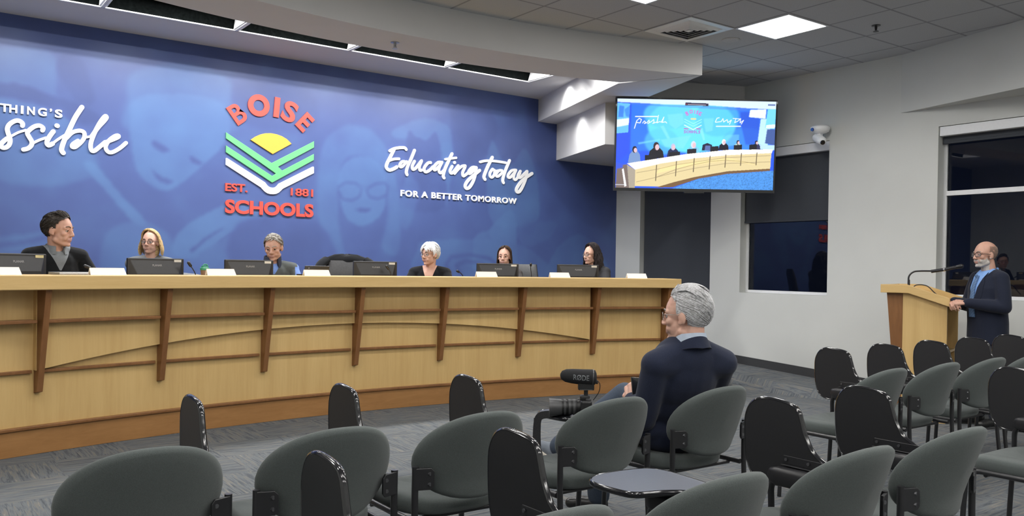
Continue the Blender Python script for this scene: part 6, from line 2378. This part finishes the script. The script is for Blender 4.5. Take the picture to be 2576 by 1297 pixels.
# ---------------------------------------------------------------- camera resting on the folded down tablet
TZ = .6555
cx, cy = 2.612, 3.00
CS = .83
camr = thing('video_camera', 'black photo camera with long lens and strap lying on the folded tablet', 'camera', (cx, cy, TZ), 0)
ld = V((-.80, .60, 0)).normalized()           # where the lens points
Rz = math.atan2(ld.y, ld.x)
R = Matrix.Rotation(Rz, 3, 'Z')
camr.scale = (CS, CS, CS)
X = lambda a, b, c: R @ V((a, b, c))
M_['cam_body'] = mat('camera_black', (.012, .012, .013), .45, scale=400, var=.4)
M_['cam_grey'] = mat('camera_grey', (.055, .055, .058), .4)
m = MB().box(X(.0, 0, .055), (.062, .135, .085), Rz); m.build('body', M_['cam_body'], camr, bevel=.010, seg=3)
m = MB().box(X(.006, 0, .108), (.055, .060, .030), Rz); m.build('viewfinder', M_['cam_body'], camr, bevel=.009, seg=3)
m = MB().box(X(.012, -.058, .052), (.070, .026, .082), Rz); m.build('grip', M_['cam_body'], camr, bevel=.010, seg=3)
m = MB().tube([X(-.012, .045, .099), X(-.012, .045, .108)], .016, 16); m.build('dial', M_['cam_grey'], camr)
m = MB()
m.tube([X(.03, 0, .055), X(.05, 0, .055), X(.052, 0, .055), X(.10, 0, .054), X(.102, 0, .054), X(.135, 0, .053)], [.039, .039, .043, .043, .039, .041], 24)
m.build('lens', M_['cam_body'], camr, smooth=.6)
for a in (.060, .085, .112):
    MB().tube([X(a, 0, .0545), X(a + .012, 0, .0543)], .0448, 24).build('lens_ring', M_['cam_grey'], camr, smooth=.6)
m = MB().tube([X(.135, 0, .053), X(.205, 0, .050)], [.044, .052], 24)
m.build('lens_hood', M_['cam_grey'], camr, smooth=.6)
# shotgun microphone on the hot shoe
m = MB().tube([X(.0, 0, .123), X(.0, 0, .150)], .012, 12); m.build('hot_shoe_mount', M_['metal_black'], camr)
m = MB().box(X(.0, 0, .178), (.090, .050, .052), Rz); m.build('shock_mount', M_['cam_body'], camr, bevel=.006)
MB().tube([X(-.036, .022, .156), X(.036, .022, .156)], .0025, 6).build('mount_rail', M_['grey_metal'], camr)
MB().tube([X(-.036, -.022, .156), X(.036, -.022, .156)], .0025, 6).build('mount_rail', M_['grey_metal'], camr)
mic = MB().tube([X(-.058, 0, .222), X(-.050, 0, .222), X(-.030, 0, .223), X(.02, 0, .224), X(.08, 0, .228), X(.115, 0, .231), X(.138, 0, .233), X(.146, 0, .2335)], [.024, .041, .045, .044, .041, .036, .024, .007], 24).build('microphone', mat('foam_black', (.012, .012, .014), .95, scale=500, var=.4, bump=.3), camr, smooth=1)
MB().tube([X(-.040, 0, .2225), X(-.034, 0, .2228)], .0458, 24).build('band', M_['cam_grey'], mic, smooth=.6)
lg = font_mesh('R\u00d8DE', .030, .088, .008, .002)
axis = [(-.058, .222, .024), (-.050, .222, .041), (-.030, .223, .045), (.02, .224, .044), (.08, .228, .041), (.115, .231, .036), (.138, .233, .024)]
out_ = X(0, 1, 0)
if out_.dot(V((-cx, -cy, 0))) < 0:
    out_ = -out_
xdir = V((0, 0, 1)).cross(out_).normalized() * -1
if xdir.dot(cam_to_world(1, 0, 0)) < 0:
    xdir = -xdir
sgn = 1 if xdir.dot(ld) > 0 else -1
vs = []
for x, y, z in lg.v:
    a_ = .030 + sgn * (x - .044)
    za, ra = np.interp(a_, [q[0] for q in axis], [q[1] for q in axis]), np.interp(a_, [q[0] for q in axis], [q[2] for q in axis])
    dz_ = z - .015
    r_o = math.sqrt(max(1e-6, ra * ra - dz_ * dz_)) + .0018 - y
    vs.append(tuple(X(a_, 0, 0) + out_ * r_o + V((0, 0, za + dz_))))
lg.v = vs
lg.build('logo', mat('printed_logo', (.16, .17, .18), .6), mic)
MB().tube(catmull([X(-.058, 0, .21), X(-.078, .0, .185), X(-.074, -.01, .14), X(-.045, -.03, .09)], 6), .0022, 6).build('mic_cable', M_['black'], camr)
MB().box(X(-.060, 0, .196), (.014, .014, .02), Rz).build('cable_plug', M_['cam_body'], camr, bevel=.003)
# strap: a flat band from the camera over the tablet's edge
sm = MB()
st = mat('webbing_strap', (.016, .016, .018), .8, scale=300, var=.4)


def ribbon(pts, w, wd, name):
    P = catmull(pts, 6)
    wd = V(wd).normalized()
    rings = []
    for i, p in enumerate(P):
        a, b = P[max(0, i - 1)], P[min(len(P) - 1, i + 1)]
        t_ = (b - a).normalized()
        s_ = (wd - t_ * wd.dot(t_)).normalized() * w / 2
        n_ = s_.cross(t_).normalized() * .0012
        rings.append([p - s_ - n_, p + s_ - n_, p + s_ + n_, p - s_ + n_])
    return MB().rings(rings).build(name, st, camr, smooth=.5)


L_ = lambda x, y, z: V((x - cx, y - cy, z - TZ)) / CS
ribbon([L_(2.575, 3.045, .70), L_(2.56, 3.06, .672), L_(2.53, 3.085, .6615), L_(2.49, 3.12, .6600), L_(2.462, 3.145, .652), L_(2.450, 3.155, .63), L_(2.446, 3.158, .56), L_(2.448, 3.158, .48), L_(2.456, 3.165, .455), L_(2.466, 3.175, .48), L_(2.466, 3.18, .56), L_(2.468, 3.18, .635)], .042, (.72, -.70, 0), 'strap')
ribbon([L_(2.468, 3.18, .635), L_(2.478, 3.185, .6585), L_(2.52, 3.17, .6615), L_(2.57, 3.14, .664), L_(2.61, 3.10, .69)], .040, (.6, .8, 0), 'strap')
